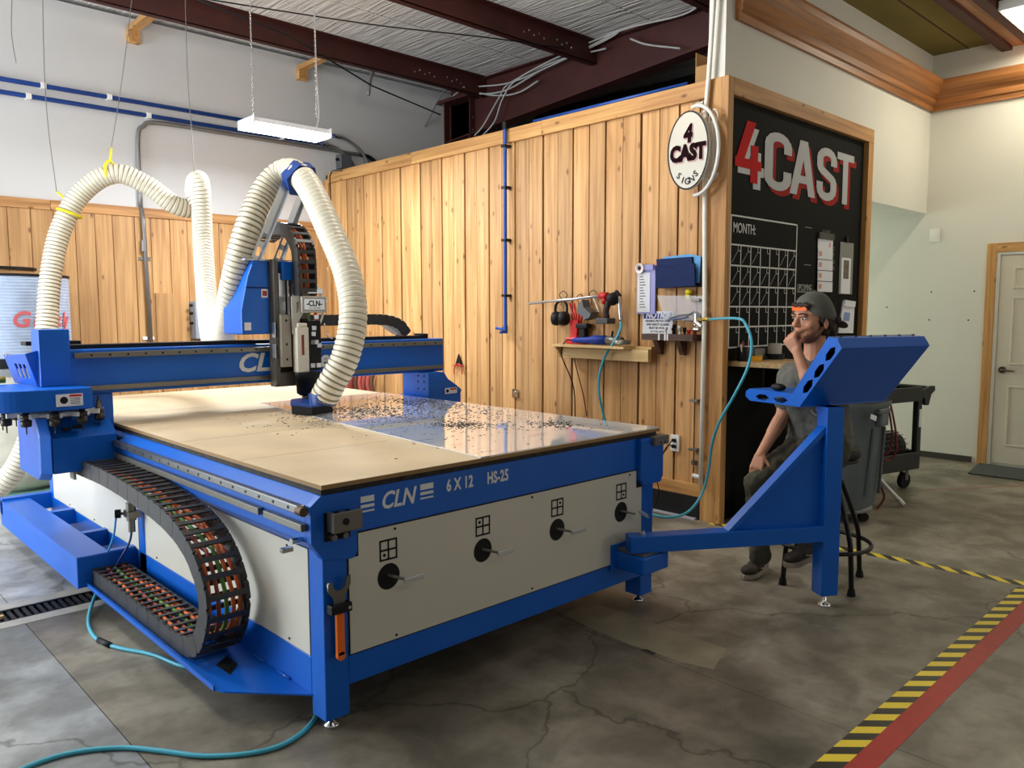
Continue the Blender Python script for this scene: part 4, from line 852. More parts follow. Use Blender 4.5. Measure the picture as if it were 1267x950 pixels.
# ================================================================ THINGS ON THE WOODEN OFFICE WALL
WX = XW-.002
def W(px, py, off=0): return ip('x', WX-off, px, py)
DY_ = (0, -1, 0)   # reading direction on that wall
def wbox(p, q, t0, t1, m=None):
    a, b = W(*p), W(*q); return (m or MB()).box((WX-t1, min(a.y, b.y), min(a.z, b.z)), (WX-t0, max(a.y, b.y), max(a.z, b.z)))
bp = thing('air_drop_pipe', 'vertical blue air pipe on the wooden wall with a valve at its foot', 'pipe', (WX-.04, 2.7, 1.3))
yb = W(630, 200).y
obj('pipe', MB().cyl((WX-.05, yb, 1.36), (WX-.05, yb, 3.07), .017), PIPEB, bp); obj('elbow', MB().cyl((WX-.05, yb, 3.05), (WX-.05, yb, 3.11), .024), BLACK, bp)
obj('top_pipe', MB().tube([(WX-.0, yb-.3, 3.075), (WX-.0, .9, 3.075)], .013, 8), PIPEB, bp)
for z in (2.55, 2.9, 2.1, 1.62): obj('clamp', MB().box((WX-.075, yb-.028, z), (WX, yb+.028, z+.022)), BLACK, bp, bevel=.003)
obj('valve', MB().cyl((WX-.05, yb, 1.30), (WX-.05, yb, 1.37), .022).tube([(WX-.05, yb+.0, 1.335), (WX-.07, yb+.10, 1.345)], .012, 8).cyl((WX-.05, yb, 1.32), (WX-.11, yb, 1.31), .014), PIPEB, bp)
# little hooks, plier, red coil bundle
pl_ = thing('hanging_pliers', 'small pliers with red handles hanging on the wooden wall behind the gantry end', 'pliers', W(567, 460))
obj('jaws', MB().prism([W(567, 438, .02), W(571, 452, .02), W(569, 453, .02), W(566, 446, .02), W(565, 453, .02), W(563, 452, .02)], (.012, 0, 0)), BLACK, pl_)
obj('handle', MB().tube(spl([W(566, 450, .02), W(562, 455, .02), W(562, 463, .02)], 4), .006, 6), RED, pl_); obj('handle', MB().tube(spl([W(568, 450, .02), W(571, 455, .02), W(572, 463, .02)], 4), .006, 6), RED, pl_)
obj('peg', MB().tube([W(560, 452, 0), W(573, 452, .05)], .005, 6), RED, pl_)
hk = thing('coat_hook', 'small chrome hook on the wooden wall above the far table edge', 'hook', W(638, 487))
obj('plate', wbox((634, 481), (641, 492), 0, .006), CHROME, hk); obj('arm', MB().tube(spl([W(638, 484), W(636, 485, .04), W(635, 480, .05)], 4), .006, 6), CHROME, hk)
rc = thing('coiled_red_hose', 'bundle of coiled red hoses hanging low on the far end of the wooden wall', 'hose', W(447, 480))
for k in range(9):
    a = W(424+5*k, 455, .03+.05*(k % 3)); b_ = W(424+5*k, 492, .03+.05*(k % 3)); obj('coil', MB().tube(spl([a, (a+b_)/2+V(-.03, .02, 0), b_], 5), .022, 8), mat('faded_red_hose', (176, 84, 74), .6, var=.15) if k % 4 else mat('brown_hose', (96, 62, 44), .6), rc)
# binder-clip hooks with earmuffs, mitre cord bundle and respirator
def hook(pc, lab):
    t = thing('wire_hook', lab, 'hook', W(*pc)); x, y = pc
    obj('loop', MB().tube(spl([W(x-3, y+10), W(x-2, y+2, .02), W(x-5, y-3, .03), W(x, y-8, .03), W(x+5, y-3, .03), W(x+2, y+2, .02), W(x+6, y+4, .05)], 4), .0035, 6), BLKM, t)
hook((697, 368), 'black wire hook over the earmuffs'); hook((718, 372), 'black wire hook over the red clamps'); hook((734, 367), 'black wire hook over the grey face mask')
em = thing('earmuffs', 'black earmuffs hanging on the wooden wall under the long rod', 'earmuffs', W(692, 395))
obj('headband', MB().tube(spl([W(687, 392, .05), W(688, 377, .06), W(695, 372, .06), W(701, 377, .07), W(701, 392, .07)], 5), .011, 8), BLACK, em)
for a, b_, o_ in ((689, 394, .05), (698, 394, .09)): obj('ear_cup', MB().lathe(W(a, b_, o_), [(-.035, .035), (-.03, .055), (.0, .06), (.03, .05), (.036, .03)], (.3, -1, 0), 16), BLACK, em)
rcl = thing('bar_clamps', 'bunch of red clamps hanging beside the earmuffs', 'clamps', W(715, 405))
for i, (a, b_) in enumerate(((705, 712), (710, 713), (716, 715), (722, 717))):
    obj('clamp_arm', MB().tube([W(a, 375, .04+.01*i), W((a+b_)/2+1, 390, .05), W(b_, 405, .05)], .009, 6), RED, rcl)
obj('clamp_body', MB().prism([W(708, 396, .03), W(718, 396, .03), W(716, 418, .03), W(709, 420, .03)], (-.03, 0, 0)), RED, rcl, bevel=.004)
rp = thing('face_mask', 'grey half face respirator hanging by a white strap', 'mask', W(732, 390))
obj('shell', MB().prism([W(724, 378, .03), W(729, 371, .03), W(731, 380, .03), W(740, 388, .03), W(741, 386, .03), W(738, 393, .03), W(731, 396, .03), W(730, 391, .03), W(724, 387, .03)], (-.09, 0, 0)), mat('mid_grey_rubber', (92, 94, 98), .5), rp, bevel=.008)
obj('strap', MB().tube([W(734, 368, .05), W(741, 386, .12)], .005, 6), WPLAS, rp)
# long rod tool, cordless drill and blow gun
rd = thing('caulking_rod', 'long thin pale rod tool fixed across the hooks on the wooden wall', 'rod', W(700, 372))
obj('rod', MB().tube([W(655, 375.5, .10), W(745, 366, .12)], .011, 10), LTM, rd)
gr = thing('cordless_tool', 'red and black cordless tool hanging at the right end of the long rod', 'power tool', W(750, 380))
obj('head', MB().tube([W(743, 366, .12), W(752, 366, .12)], .028, 12).tube([W(748, 367, .12), W(748, 376, .12)], .022, 8), RED, gr)
obj('motor', MB().ell(W(758, 370, .13), .05, .045, .05), BLACK, gr)
obj('grip', MB().tube(spl([W(754, 372, .12), W(750, 384, .12), W(751, 394, .12)], 4), [.024]*8+[.022], 10), mat('dark_brown_grip', (52, 34, 32), .6), gr)
a = W(747, 397, .12); obj('battery', MB().box((a.x-.05, a.y-.075, a.z-.022), (a.x+.05, a.y+.04, a.z+.022)), mat('grey_battery', (70, 70, 70), .5), gr, bevel=.005)
bg_ = thing('blow_gun', 'chrome air blow gun with a turquoise hose hanging on the wooden wall', 'air gun', W(765, 375))
obj('body', MB().tube(spl([W(760, 361, .10), W(764, 362, .10), W(766, 372, .10), W(767, 386, .10), W(768, 398, .10)], 4), .013, 8), CHROME, bg_)
obj('trigger', MB().cyl(W(762, 361, .10), W(766, 367, .10), .02), BLACK, bg_)
obj('air_hose', MB().tube(spl([W(768, 397, .10), W(768, 405, .11), W(762, 420, .15), W(750, 438,   .15), W(742, 462, .15), W(741, 485, .15), W(746, 510, .12), W(752, 530, .10)], 6), .010, 8), TURQ, bg_)
# tool shelf, grinder and battery tool
sf = thing('pine_shelf', 'pale pine shelf on the wooden wall carrying power tools', 'shelf', W(755, 435))
ya, yb2 = W(698, 430).y, W(812, 432).y; zt = W(812, 428).z-.005
obj('shelf_board', MB().box((WX-.20, yb2+.15, zt-.018), (WX, ya-.05, zt)), PINE, sf, bevel=.001)
obj('shelf_front', MB().box((WX-.20, yb2+.17, zt-.0), (WX-.18, ya-.15, zt+.001)), PINE, sf)
obj('support_rail', MB().box((WX-.10, yb2, zt-.11), (WX-.06, yb2+.86, zt-.02)), PINE, sf)
obj('support_rail', MB().box((WX-.06, yb2, zt-.018), (WX, yb2+.2, zt)), PINE, sf)
obj('support_end', MB().prism([(WX-.10, yb2+.86, zt-.11), (WX, yb2+.86, zt-.11), (WX, yb2+.86, zt-.02), (WX-.17, yb2+.86, zt-.02)], (0, .02, 0)), PINE, sf)
ag = thing('angle_grinder', 'long blue angle grinder with grey gear head lying on the pine shelf', 'power tool', W(735, 424))
zs = zt+.035
yy = lambda px: W(px, 423, .12).y
obj('body', MB().tube([(WX-.12, yy(709), zs-.005), (WX-.12, yy(715), zs), (WX-.12, yy(728), zs+.002), (WX-.12, yy(736), zs+.006), (WX-.12, yy(752), zs+.006)], [.018, .024, .026, .037, .036], 14), mat('tool_blue', (22, 52, 140), .5, spec=.3), ag)
obj('gear_head', MB().tube([(WX-.12, yy(752), zs+.006), (WX-.12, yy(760), zs+.006), (WX-.12, yy(770), zs+.004)], [.036, .034, .03], 12), GREYM, ag)
obj('guard', MB().lathe((WX-.12, yy(770), zs-.02), [(0, .062), (.03, .062), (.034, .05)], (0, 0, 1), 20), GREYM, ag); obj('side_lever', MB().tube([(WX-.12, yy(757), zs+.03), (WX-.14, yy(760), zs+.075)], .009, 6), BLACK, ag)
obj('power_cord', MB().tube(spl([(WX-.12, yy(709), zs-.005), (WX-.14, yy(702), zs-.01), (WX-.17, yy(700), zs-.12), (WX-.04, yy(702), zs-.4), (WX-.03, yy(703), zs-.8)], 6), .005, 6), BLACK, ag)
rt = thing('red_battery_tool', 'red and black battery tool standing behind the blue grinder', 'power tool', W(720, 410))
a = W(715, 419, .05); obj('body', MB().box((WX-.075, W(728, 418).y-.02, zt), (WX-.02, W(707, 418).y, zt+.055)), RED, rt, bevel=.012)
obj('grip', MB().box((WX-.07, W(730, 410).y, zt+.05), (WX-.02, W(724, 410).y, zt+.13)), BLACK, rt, bevel=.005); obj('motor', MB().box((WX-.08, W(734, 405).y, zt+.125), (WX-.015, W(720, 405).y, zt+.165)), BLACK, rt, bevel=.008)
tag(obj('loose_cable', MB().tube(spl([W(709, 431, .02), W(712, 450, .02), W(717, 470, .02), W(722, 490, .02), W(726, 515, .02)], 5), .0045, 6), BLACK), 'thin black cord trailing below the pine shelf', 'cord')
# small dark shelf with bits, notice sign, clipboard, blue file pocket, clear holder
s2 = thing('dark_shelf', 'small dark wooden shelf with two brackets near the wall corner', 'shelf', W(835, 415))
z2 = W(835, 413).z; y0_, y1_ = W(868, 415).y, W(802, 415).y
obj('shelf_board', MB().box((WX-.11, y0_, z2-.045), (WX, y1_-.02, z2)), DARKW, s2, bevel=.002)
for px in (819, 847):
    y = W(px, 420).y; obj('bracket', MB().prism([(WX-.09, y-.02, z2-.045), (WX, y-.02, z2-.045), (WX, y-.02, z2-.15), (WX-.03, y-.02, z2-.15)], (0, .04, 0)), DARKW, s2, bevel=.002)
for px in (826.5, 834, 837): obj('white_marker', MB().box((WX-.113, W(px, 415).y-.006, z2-.045), (WX-.11, W(px, 415).y+.006, z2)), CREAM, s2)
random.seed(5)
ordn = ['first', 'second', 'third', 'fourth', 'fifth', 'sixth', 'seventh', 'eighth', 'ninth', 'tenth', 'last']
for i, px in enumerate((829, 832, 839, 841, 846, 849, 852, 855, 857, 861, 864)):
    y = W(px, 410).y; mt_ = (BLACK, WPLAS, BLACK, BLACK, BLACK, WPLAS, BLACK, BLACK, BLACK, RED, RED)[i]; h = (.05, .05, .07, .045, .03, .06, .03, .05, .03, .035, .03)[i]
    tag(obj('router_bit', MB().lathe((WX-.05-.03*(i % 2), y, z2), [(0, .008), (h*.6, .008), (h*.62, .014), (h, .012)], n=10), mt_), ('white' if mt_ is WPLAS else 'red' if mt_ is RED else 'black')+f' small cutter on the dark bracket shelf, {ordn[i]} of the eleven from the left', 'cutter', 'small cutters on the dark shelf')
ns = thing('notice_sign', 'white notice sign with a blue header about hearing protection on the wooden wall', 'sign', W(817, 400))
c0, c1 = W(796, 384), W(833, 414); ns_y = (c0.y+c1.y)/2; zA, zB = W(815, 385).z, W(815, 413).z
hw = (c0.y-c1.y)/2
obj('board', MB().box((WX-.006, ns_y-hw, zB), (WX-.0, ns_y+hw, zA)), PAPER, ns)
obj('header', MB().box((WX-.0075, ns_y-hw+.008, zA-.055), (WX-.006, ns_y+hw-.008, zA-.006)), mat('sign_blue', (28, 52, 130), .5), ns)
text('lettering', 'NOTICE', .058, (WX-.0078, ns_y, zA-.031), DY_, UZ, PAPER, ns, fat=.035, shear=.2)
for k, (tx, sz) in enumerate((('HEARING PROTECTION', .0215), ('AND SAFETY GLASSES', .0215), ('MUST BE WORN', .0215), ('IN THIS AREA', .0215))):
    text('lettering', tx, sz, (WX-.0065, ns_y, zA-.072-.026*k), DY_, UZ, BLACK if k < 3 else GREYM, ns, fat=.03, sx=.95)
cb = thing('clipboard', 'clear violet clipboard holding a white list on the wooden wall', 'clipboard', W(802, 355))
def wquad(px0, py0, px1, py1, o0, o1, mt_, par, name, bevel=0):
    a, b_ = W(px0, py0), W(px1, py1); return obj(name, MB().box((WX-o1, b_.y, min(a.z, b_.z)), (WX-o0, a.y, max(a.z, b_.z))), mt_, par, bevel=bevel)
VIO = mat('violet_acrylic', (150, 148, 206), .2)
wquad(790.5, 329, 812, 388, .008, .018, VIO, cb, 'board'); wquad(791, 338, 806, 386, .018, .022, PAPER, cb, 'paper'); wquad(796, 328, 811, 334, .018, .03, VIO, cb, 'clip')
for k in range(12): wquad(793.5, 342+3.4*k, 798+(k*5 % 4), 343+3.4*k, .022, .0225, GREYP, cb, 'print_line')
ts = thing('tape_roll', 'small red and white roll hanging at the top left of the clipboard', 'roll', W(792, 332, .03))
obj('ring', MB().lathe(W(792, 332, .03), [(-.012, .038), (.012, .038), (.012, .018), (-.012, .018), (-.012, .038)], (1, 0, 0), 20, cap=False), WPLAS, ts); obj('core', MB().lathe(W(792, 332, .03), [(-.013, .024), (.014, .024), (.014, .01), (-.013, .01)], (1, 0, 0), 14, cap=False), mat('roll_red', (170, 50, 50), .5), ts)
fp_ = thing('file_pocket', 'navy blue wall file pocket holding light blue folders', 'file holder', W(845, 337))
def wpoly(pts, o0, o1, mt_, par, name, bevel=0): return obj(name, MB().prism([W(*p)+V(-o0, 0, 0) for p in pts], (-(o1-o0), 0, 0)), mt_, par, bevel=bevel)
wpoly([(817, 321), (873, 318), (872, 355), (819, 356)], .0, .02, BLACK, fp_, 'back')
wpoly([(823, 318.5), (855, 314.5), (870, 317), (868, 350), (820, 352)], .022, .03, mat('light_blue_folder', (92, 162, 218), .5), fp_, 'folder')
wpoly([(817, 321), (832, 320), (845, 319), (861, 318), (862, 352), (820, 354)], .032, .05, DKBLUE, fp_, 'folder')
wpoly([(817, 329), (826, 330), (834, 332), (843, 331), (852, 327), (866, 326), (867, 354), (819, 357)], .052, .07, DKBLUE, fp_, 'front_pocket', .003)
ch_ = thing('clear_holder', 'clear plastic wall holder with safety glasses inside, under the blue pocket', 'holder', W(840, 385))
wpoly([(816, 365.5), (873, 366), (872, 396), (826, 396)], .03, .034, GLASSY, ch_, 'front_sheet')
wpoly([(824, 397), (872, 396), (872, 390), (824, 391)], .0, .03, GLASSY, ch_, 'tray')
obj('safety_glasses', MB().tube(spl([W(828, 394, .04), W(840, 390, .04), W(852, 389, .04), W(858, 386, .04), (W(866, 391, .04)), W(862, 396, .04), W(848, 396, .04)], 5), .007, 6), mat('smoky_lens', (120, 128, 138), .3), ch_)
obj('glasses_arm', MB().tube(spl([W(824, 396, .04), W(838, 395, .04), W(852, 392, .04)], 5), .004, 6), BLUE2, ch_)
ye = thing('yellow_ear_plugs', 'small yellow tag on the wooden wall under the blue pocket', 'tag', W(852, 364)); obj('knob', MB().ell(W(852, 361, .03), .022, .024, .02), YEL, ye); wquad(850, 363, 855, 370, .01, .02, YEL, ye, 'tab')
# white pvc pipe down the corner with valves
vp_ = thing('white_pipe', 'white plastic pipe running down the wooden wall beside the corner post', 'pipe', W(868, 600))
obj('pipe', MB().tube([W(886, -40, .05), W(877, 95, .05), W(872, 150, .05), W(872, 380, .05), W(867, 600, .05)], .016, 10), mat('cream_pipe', (240, 236, 222), .65), vp_)
for z in (2.9, 1.56, .85, .5): obj('clamp', MB().box((WX-.052, .73, z), (WX, .80, z+.018)), GREYM, vp_, bevel=.002)
zv = W(878, 395).z
obj('valve_tee', MB().cyl((WX-.03, .765, zv-.04), (WX-.03, .765, zv+.04), .024).cyl((WX-.06, .70, zv-.05), (WX-.06, .75, zv-.02), .018).cyl((WX-.06, .72, zv-.07), (WX-.06, .76, zv-.07), .018), CHROME, vp_)
obj('brass_fitting', MB().tube([(WX-.04, .75, zv), (WX-.09, .68, zv), (WX-.13, .60, zv+.002)], .012, 8), MATS['brass'], vp_)
a = V(WX-.13, .60, zv+.002)
obj('turquoise_hose', MB().tube(spl([a, pd(912, 394, 4.76), pd(923, 402, 4.66), pd(930, 425, 4.6), pd(925, 455, 4.6), pd(908, 490, 4.65), pd(890, 522, 4.8), pd(881, 550, 4.9), pd(877, 580, 4.95), pd(868, 612, 4.95), pd(850, 634, 4.9), pd(825, 640, 4.85), pd(800, 634, 4.95), pd(790, 628, 5.1)], 8), .0085, 8), TURQ, vp_)
obj('end_cap', MB().cyl((WX-.03, .762, .43), (WX-.03, .762, .40), .022), GREYM, vp_)
obj('side_spout', MB().cyl(W(868, 591, .03), W(857, 588, .04), .016), WPLAS, vp_); obj('side_spout_ring', MB().cyl(W(869, 591, .03), W(866, 590.5, .03), .02), MATS['brass'], vp_)
ot = thing('wall_outlet', 'white outlet low on the wooden wall with two black plugs', 'outlet', W(835, 548))
ym, zm = W(835.5, 548).y, W(835.5, 548).z
obj('plate', MB().box((WX-.008, ym-.038, zm-.06), (WX+.01, ym+.038, zm+.06)), WPLAS, ot, bevel=.003)
for dz in (.022, -.022):
    p_ = obj('plug', MB().box((WX-.03, ym-.016, zm+dz-.012), (WX-.008, ym+.016, zm+dz+.012)), BLACK, ot, bevel=.004)
    obj('cord', MB().tube(spl([V(WX-.03, ym+.01, zm+dz), W(826, 552+dz*60, .05), W(818, 566, .08), W(812, 588 if dz > 0 else 578, .09), W(815, 610 if dz > 0 else 580, .06), W(806, 633 if dz > 0 else 590, .1)], 6), .004, 6), BLACK, p_)
# round hanging sign
sg = thing('round_sign', 'round white hanging sign reading 4 CAST SIGNS in a black rim', 'sign', W(851, 186))
sc = ip('x', 3.30, 851, 186); ra_ = .228
def ov(c, ry, rz, t0, t1, n=48): return [V(c.x+t0, c.y+ry*math.cos(2*PI*i/n), c.z+rz*math.sin(2*PI*i/n)) for i in range(n)]
pr = ip('x', 3.30, 826, 186); ry = abs(pr.y-sc.y); rz = abs(ip('x', 3.30, 851, 137).z-sc.z)
obj('sign_disc', MB().prism(ov(sc, ry, rz, 0, 0), (.02, 0, 0)), PANEL, sg)
o_ = ov(sc, ry, rz, -.001, 0); i_ = ov(sc, ry-.011, rz-.011, -.001, 0)
m = MB(); vs = o_+i_; n = len(o_); m.add(vs, [(k, (k+1) % n, n+(k+1) % n, n+k) for k in range(n)]); obj('rim', m, BLACK, sg)
for off, mt_ in ((.006, mat('pink_shadow', (196, 150, 150), .6)), (0, mat('maroon_black', (30, 6, 10), .8, spec=.1))):
    x_ = sc.x-.002-(0 if off else .002)
    text('lettering', '4', .155, (x_, sc.y-off-.0, sc.z+.105-off*1.6), DY_, UZ, mt_, sg, fat=.06, sx=.8, shear=.1)
    text('lettering', 'CAST', .14, (x_, sc.y-off, sc.z-.02-off*1.6), DY_, UZ, mt_, sg, fat=.068, sx=.82)
for k, chh in enumerate('SIGNS'):
    a = math.radians(-90+(k-2)*19); yy_ = sc.y-math.cos(a)*(ry-.055); zz_ = sc.z+math.sin(a)*(rz-.055)
    up = V(0, math.cos(a), -math.sin(a)); text('lettering', chh, .06, (sc.x-.003, yy_, zz_), V(0, -1, 0)*math.sin(-a)+V(0, 0, 1)*math.cos(a), V(0, 0, 1)*math.sin(-a)-V(0, -1, 0)*math.cos(a), BLACK, sg, fat=.012)
obj('outer_arc', MB().tube([V(sc.x+.05, sc.y+(ry+.022)*math.cos(t), sc.z+(rz+.022)*math.sin(t)) for t in [math.radians(75-250*i/30+0) for i in range(31)]][::1] if 0 else [V(sc.x+.05, sc.y-.03-(ry+.012)*math.sin(t), sc.z+(rz+.035)*math.cos(t)) for t in [math.radians(-12+195*i/30) for i in range(31)]], .013, 8), WPLAS, sg)
obj('mount_box', MB().box((WX-.07, W(889, 200).y-.0, W(880, 218).z), (WX, W(878, 200).y, W(880, 153).z)), WPLAS, sg, bevel=.004)
for k, (a, b_) in enumerate((((868, 150), (870, 138)), ((883, 152), (884, 135)), ((884, 214), (878, 226)))):
    p, q = W(*a, .08), W(*b_, .08); obj('cord_loop', MB().tube(spl([p+V(0, .03, 0), (p+q)/2+V(0, .035, 0), q, (p+q)/2-V(0, .03, 0), p-V(0, .025, 0)], 6), .005, 6), WPLAS, sg)

# ================================================================ CHALKBOARD
BY = YC-.0015
def B(px, py): return ip('y', BY, px, py)
bt = thing('chalkboard_lettering', 'large painted lettering 4CAST in red and grey on the black wall', 'lettering', (4.6, BY, 2.2))
GREYL = mat('silver_grey_letters', (176, 178, 180), .5); REDL = mat('painted_red', (196, 20, 24), .7, spec=.15)
DRED = mat('painted_dark_red', (150, 30, 26), .7, spec=.15)
GX = (1, 0, 0)
# blocky condensed letters drawn as closed outlines (unit: x 0..1, z 0..1)
def glyph(polys, x0, x1, z0, z1, dx, dz, ytop, mt_, name):
    m = MB()
    for k, pg in enumerate(polys):
        pts = [V(x0+(x1-x0)*a+dx, ytop, z0+(z1-z0)*b_+dz) for a, b_ in pg]
        m.prism(pts, (0, -.0010-.00006*k, 0))
    return obj(name, m, mt_, bt)
def band(path, wx, wz):
    """thick stroke as a row of quads"""
    out = []
    for (a, b_), (c, d) in zip(path[:-1], path[1:]):
        l = math.hypot(c-a, d-b_); nx, nz = -(d-b_)/l, (c-a)/l; ex, ez = (c-a)/l*.02, (d-b_)/l*.02
        out.append([(a-ex+nx*wx/2, b_-ez+nz*wz/2), (c+ex+nx*wx/2, d+ez+nz*wz/2), (c+ex-nx*wx/2, d+ez-nz*wz/2), (a-ex-nx*wx/2, b_-ez-nz*wz/2)])
    return out
def arcp(cx, cz, rx, rz, a0, a1, n=8): return [(cx+rx*math.cos(math.radians(a0+(a1-a0)*i/n)), cz+rz*math.sin(math.radians(a0+(a1-a0)*i/n))) for i in range(n+1)]
wS = .30; hS = .15
Cg = band(arcp(.5, .78, .35, .15, 0, 180)+arcp(.5, .22, .35, .15, 180, 360), wS, hS)+band([(.85, .80), (.85, .68)], wS, hS)+band([(.85, .20), (.85, .33)], wS, hS)
Ag = [[(.0, 0), (.27, 0), (.62, 1), (.36, 1)], [(.73, 0), (1, 0), (.66, 1), (.38, 1)], [(.22, .22), (.78, .22), (.74, .36), (.26, .36)]]
Sg = band([(.85, .70)]+arcp(.5, .78, .35, .15, 0, 180)+arcp(.52, .66, .37, .13, 190, 235, 3)+arcp(.48, .34, .37, .13, 55, 10, 3)+arcp(.5, .22, .35, .15, 0, -180)+[(.15, .32)], wS, hS)
Tg = [[(0, .86), (1, .86), (1, 1), (0, 1)], [(.35, 0), (.65, 0), (.65, .9), (.35, .9)]]
Fg = [[(.42, 1), (.76, 1), (.30, .30), (0, .30)], [(0, .22), (1, .22), (1, .38), (0, .38)], [(.58, 0), (.86, 0), (.86, .62), (.58, .62)]]
ZT, ZB2 = 2.80, 2.385
spots = [(Cg, 945, 980), (Ag, 977, 1010), (Sg, 1010, 1036), (Tg, 1035, 1057)]
def bx(px): return B(px, 215).x
for gl, a, b_ in spots:
    glyph(gl, bx(a), bx(b_)-.02, ZB2, ZT, .05, -.035, BY, DRED, 'letter_shadow')
    glyph(gl, bx(a), bx(b_)-.02, ZB2, ZT, 0, 0, BY-.003, GREYL, 'letter')
glyph(Fg, 3.60, 3.96, 2.40, 2.82, .045, -.04, BY, mat('pale_grey_letters', (190, 192, 194), .5), 'letter_shadow'); glyph(Fg, 3.60, 3.96, 2.40, 2.82, 0, 0, BY-.003, REDL, 'letter')
# calendar grid
cg = thing('wall_calendar', 'white painted month calendar grid on the black wall', 'calendar', (4.0, BY, 1.24))
cx0, cx1 = 3.575, 4.53; czt = 2.155; czh = 1.955; rows = 5; cz0 = 1.235; rh = (czh-cz0)/rows; cwid = (cx1-cx0)/7
m = MB(); t_ = .0055
def hl_(x0, x1, z, t=t_): m.box((x0, BY-.001, z-t), (x1, BY, z+t))
def vl_(x, z0, z1, t=t_): m.box((x-t, BY-.001, z0), (x+t, BY, z1))
hl_(cx0, cx1, czt); vl_(cx0, cz0, czt); vl_(cx1, cz0, czt)
for k in range(rows+1): hl_(cx0, cx1, czh-k*rh)
for k in range(1, 7): vl_(cx0+k*cwid, cz0, czh, .0045)
obj('grid', m, CHALK, cg)
for rr_ in range(rows):
    for c_ in range(7):
        x = cx0+(c_+1)*cwid; z = czh-rr_*rh; m = MB()
        m.box((x-.04, BY-.001, z-.042), (x-.036, BY, z)).box((x-.04, BY-.001, z-.042), (x, BY, z-.038)); obj('date_box', m, CHALK, cg)
        if (rr_ == 0 and c_ not in (3, 4)) or rr_ == 1 or (rr_ == 2 and c_ < 4):
            obj('chalk_slash', MB().bar((x-cwid+.02, BY-.0008, z-rh+.02), (x-.035, BY-.0008, z-.035), .0015, .004, up=(1, 0, .6)), mat('thin_chalk', (170, 170, 168), .9), cg)
text('lettering', 'MONTH:', .10, (3.60, BY-.001, 2.07), GX, UZ, CHALK, cg, fat=.004, sx=.78, align='LEFT')
u_ = B(981, 355); text('lettering', 'UPCOMING', .075, (4.56, BY-.001, B(990, 356).z), GX, UZ, mat('thin_chalk', (170, 170, 168)), cg, sx=.62, align='LEFT'); obj('underline', MB().box((4.56, BY-.001, B(990, 361).z-.003), (4.87, BY, B(990, 361).z+.003)), MATS['thin_chalk'], cg)
for z in (B(990, 280).z, B(990, 327).z):
    obj('faint_mark', MB().box((4.66, BY-.001, z-.002), (4.78, BY, z+.002)), MATS['thin_chalk'], cg)
p = B(1022, 288); text('lettering', '14 DAY', .06, (p.x, BY-.001, p.z), GX, UZ, mat('dim_chalk', (120, 120, 118), .9), cg, sx=.7)
for k, tx in enumerate(('TU', 'TF', 'SIX', 'SA')): p = B(1031, 308+8*k); text('lettering', tx, .05, (p.x, BY-.001, p.z), GX, UZ, MATS['dim_chalk'], cg, sx=.7)
def hang(name, label, cat, x0, x1, z0, z1): 
    return thing(name, label, cat, ((x0+x1)/2, BY, z0))
pa, pb_ = B(1010, 294), B(1028, 363)
x0, x1, z1, z0 = B(1010, 330).x, B(1028.5, 330).x, B(1019, 296).z, B(1019, 362).z
t = hang('hanging_forms', 'strip of five white forms with red marks clipped to the black wall', 'papers', x0, x1, z0, z1)
obj('clip_bar', MB().box((x0, BY-.02, z1), (x1, BY, z1+.05)), mat('dark_grey_clip', (62, 62, 60), .5), t)
hh = (z1-z0-.08)/4
obj('form_sheet', MB().box((x0, BY-.008, z1-.08), (x1, BY-.005, z1)), PAPER, t); obj('red_mark', MB().box((x0+.2, BY-.0085, z1-.06), (x0+.23, BY-.008, z1-.025)), PINK, t)
for k in range(4):
    zz = z1-.08-k*hh; f_ = obj('form_sheet', MB().box((x0+.003, BY-.010-.002*k, zz-hh+.006), (x1, BY-.006-.002*k, zz)), PAPER, t)
    obj('pink_stub', MB().box((x0+.02, BY-.0108-.002*k, zz-hh+.03), (x0+.07, BY-.010-.002*k, zz-.02)), PINK, f_)
x0, x1, z1, z0 = B(1038, 330).x, B(1054.5, 330).x, B(1046, 300).z, B(1046, 364).z
t = hang('photo_sleeve', 'clear grey sleeve with a photo print at the right end of the black wall', 'papers', x0, x1, z0, z1)
obj('sleeve', MB().box((x0, BY-.006, z0), (x1, BY, z1)), mat('grey_sleeve', (126, 128, 124), .35), t); obj('paper', MB().box((x0+.03, BY-.009, z0+.005), (x1-.05, BY-.006, z1-.13)), PAPER, t)
obj('photo_print', MB().box((x0+.07, BY-.0105, z0+.13), (x1-.09, BY-.009, z1-.15)), GREYP, t); obj('clip', MB().box((x0+.1, BY-.015, z1), (x0+.14, BY, z1+.05)), BLACK, t)
t = hang('folded_leaflet', 'white leaflet with a blue print hanging behind the cap of the seated man', 'papers', B(1037, 390).x, B(1056, 390).x, B(1046, 412).z, B(1046, 372).z)
obj('sheet', MB().prism([B(1042, 373), B(1056, 374), B(1054, 412), B(1036, 412)], (0, -.012, 0)), PAPER, t); obj('fold', MB().prism([B(1043, 371), B(1056, 373), B(1055, 380), B(1042, 379)], (0, -.022, 0)), PAPER, t)
obj('blue_print', MB().prism([p_+V(0, -.0125, 0) for p_ in (B(1043, 386), B(1050, 387), B(1049, 397), B(1041, 397))], (0, -.001, 0)), mat('pale_blue_print', (130, 150, 196), .6), t)
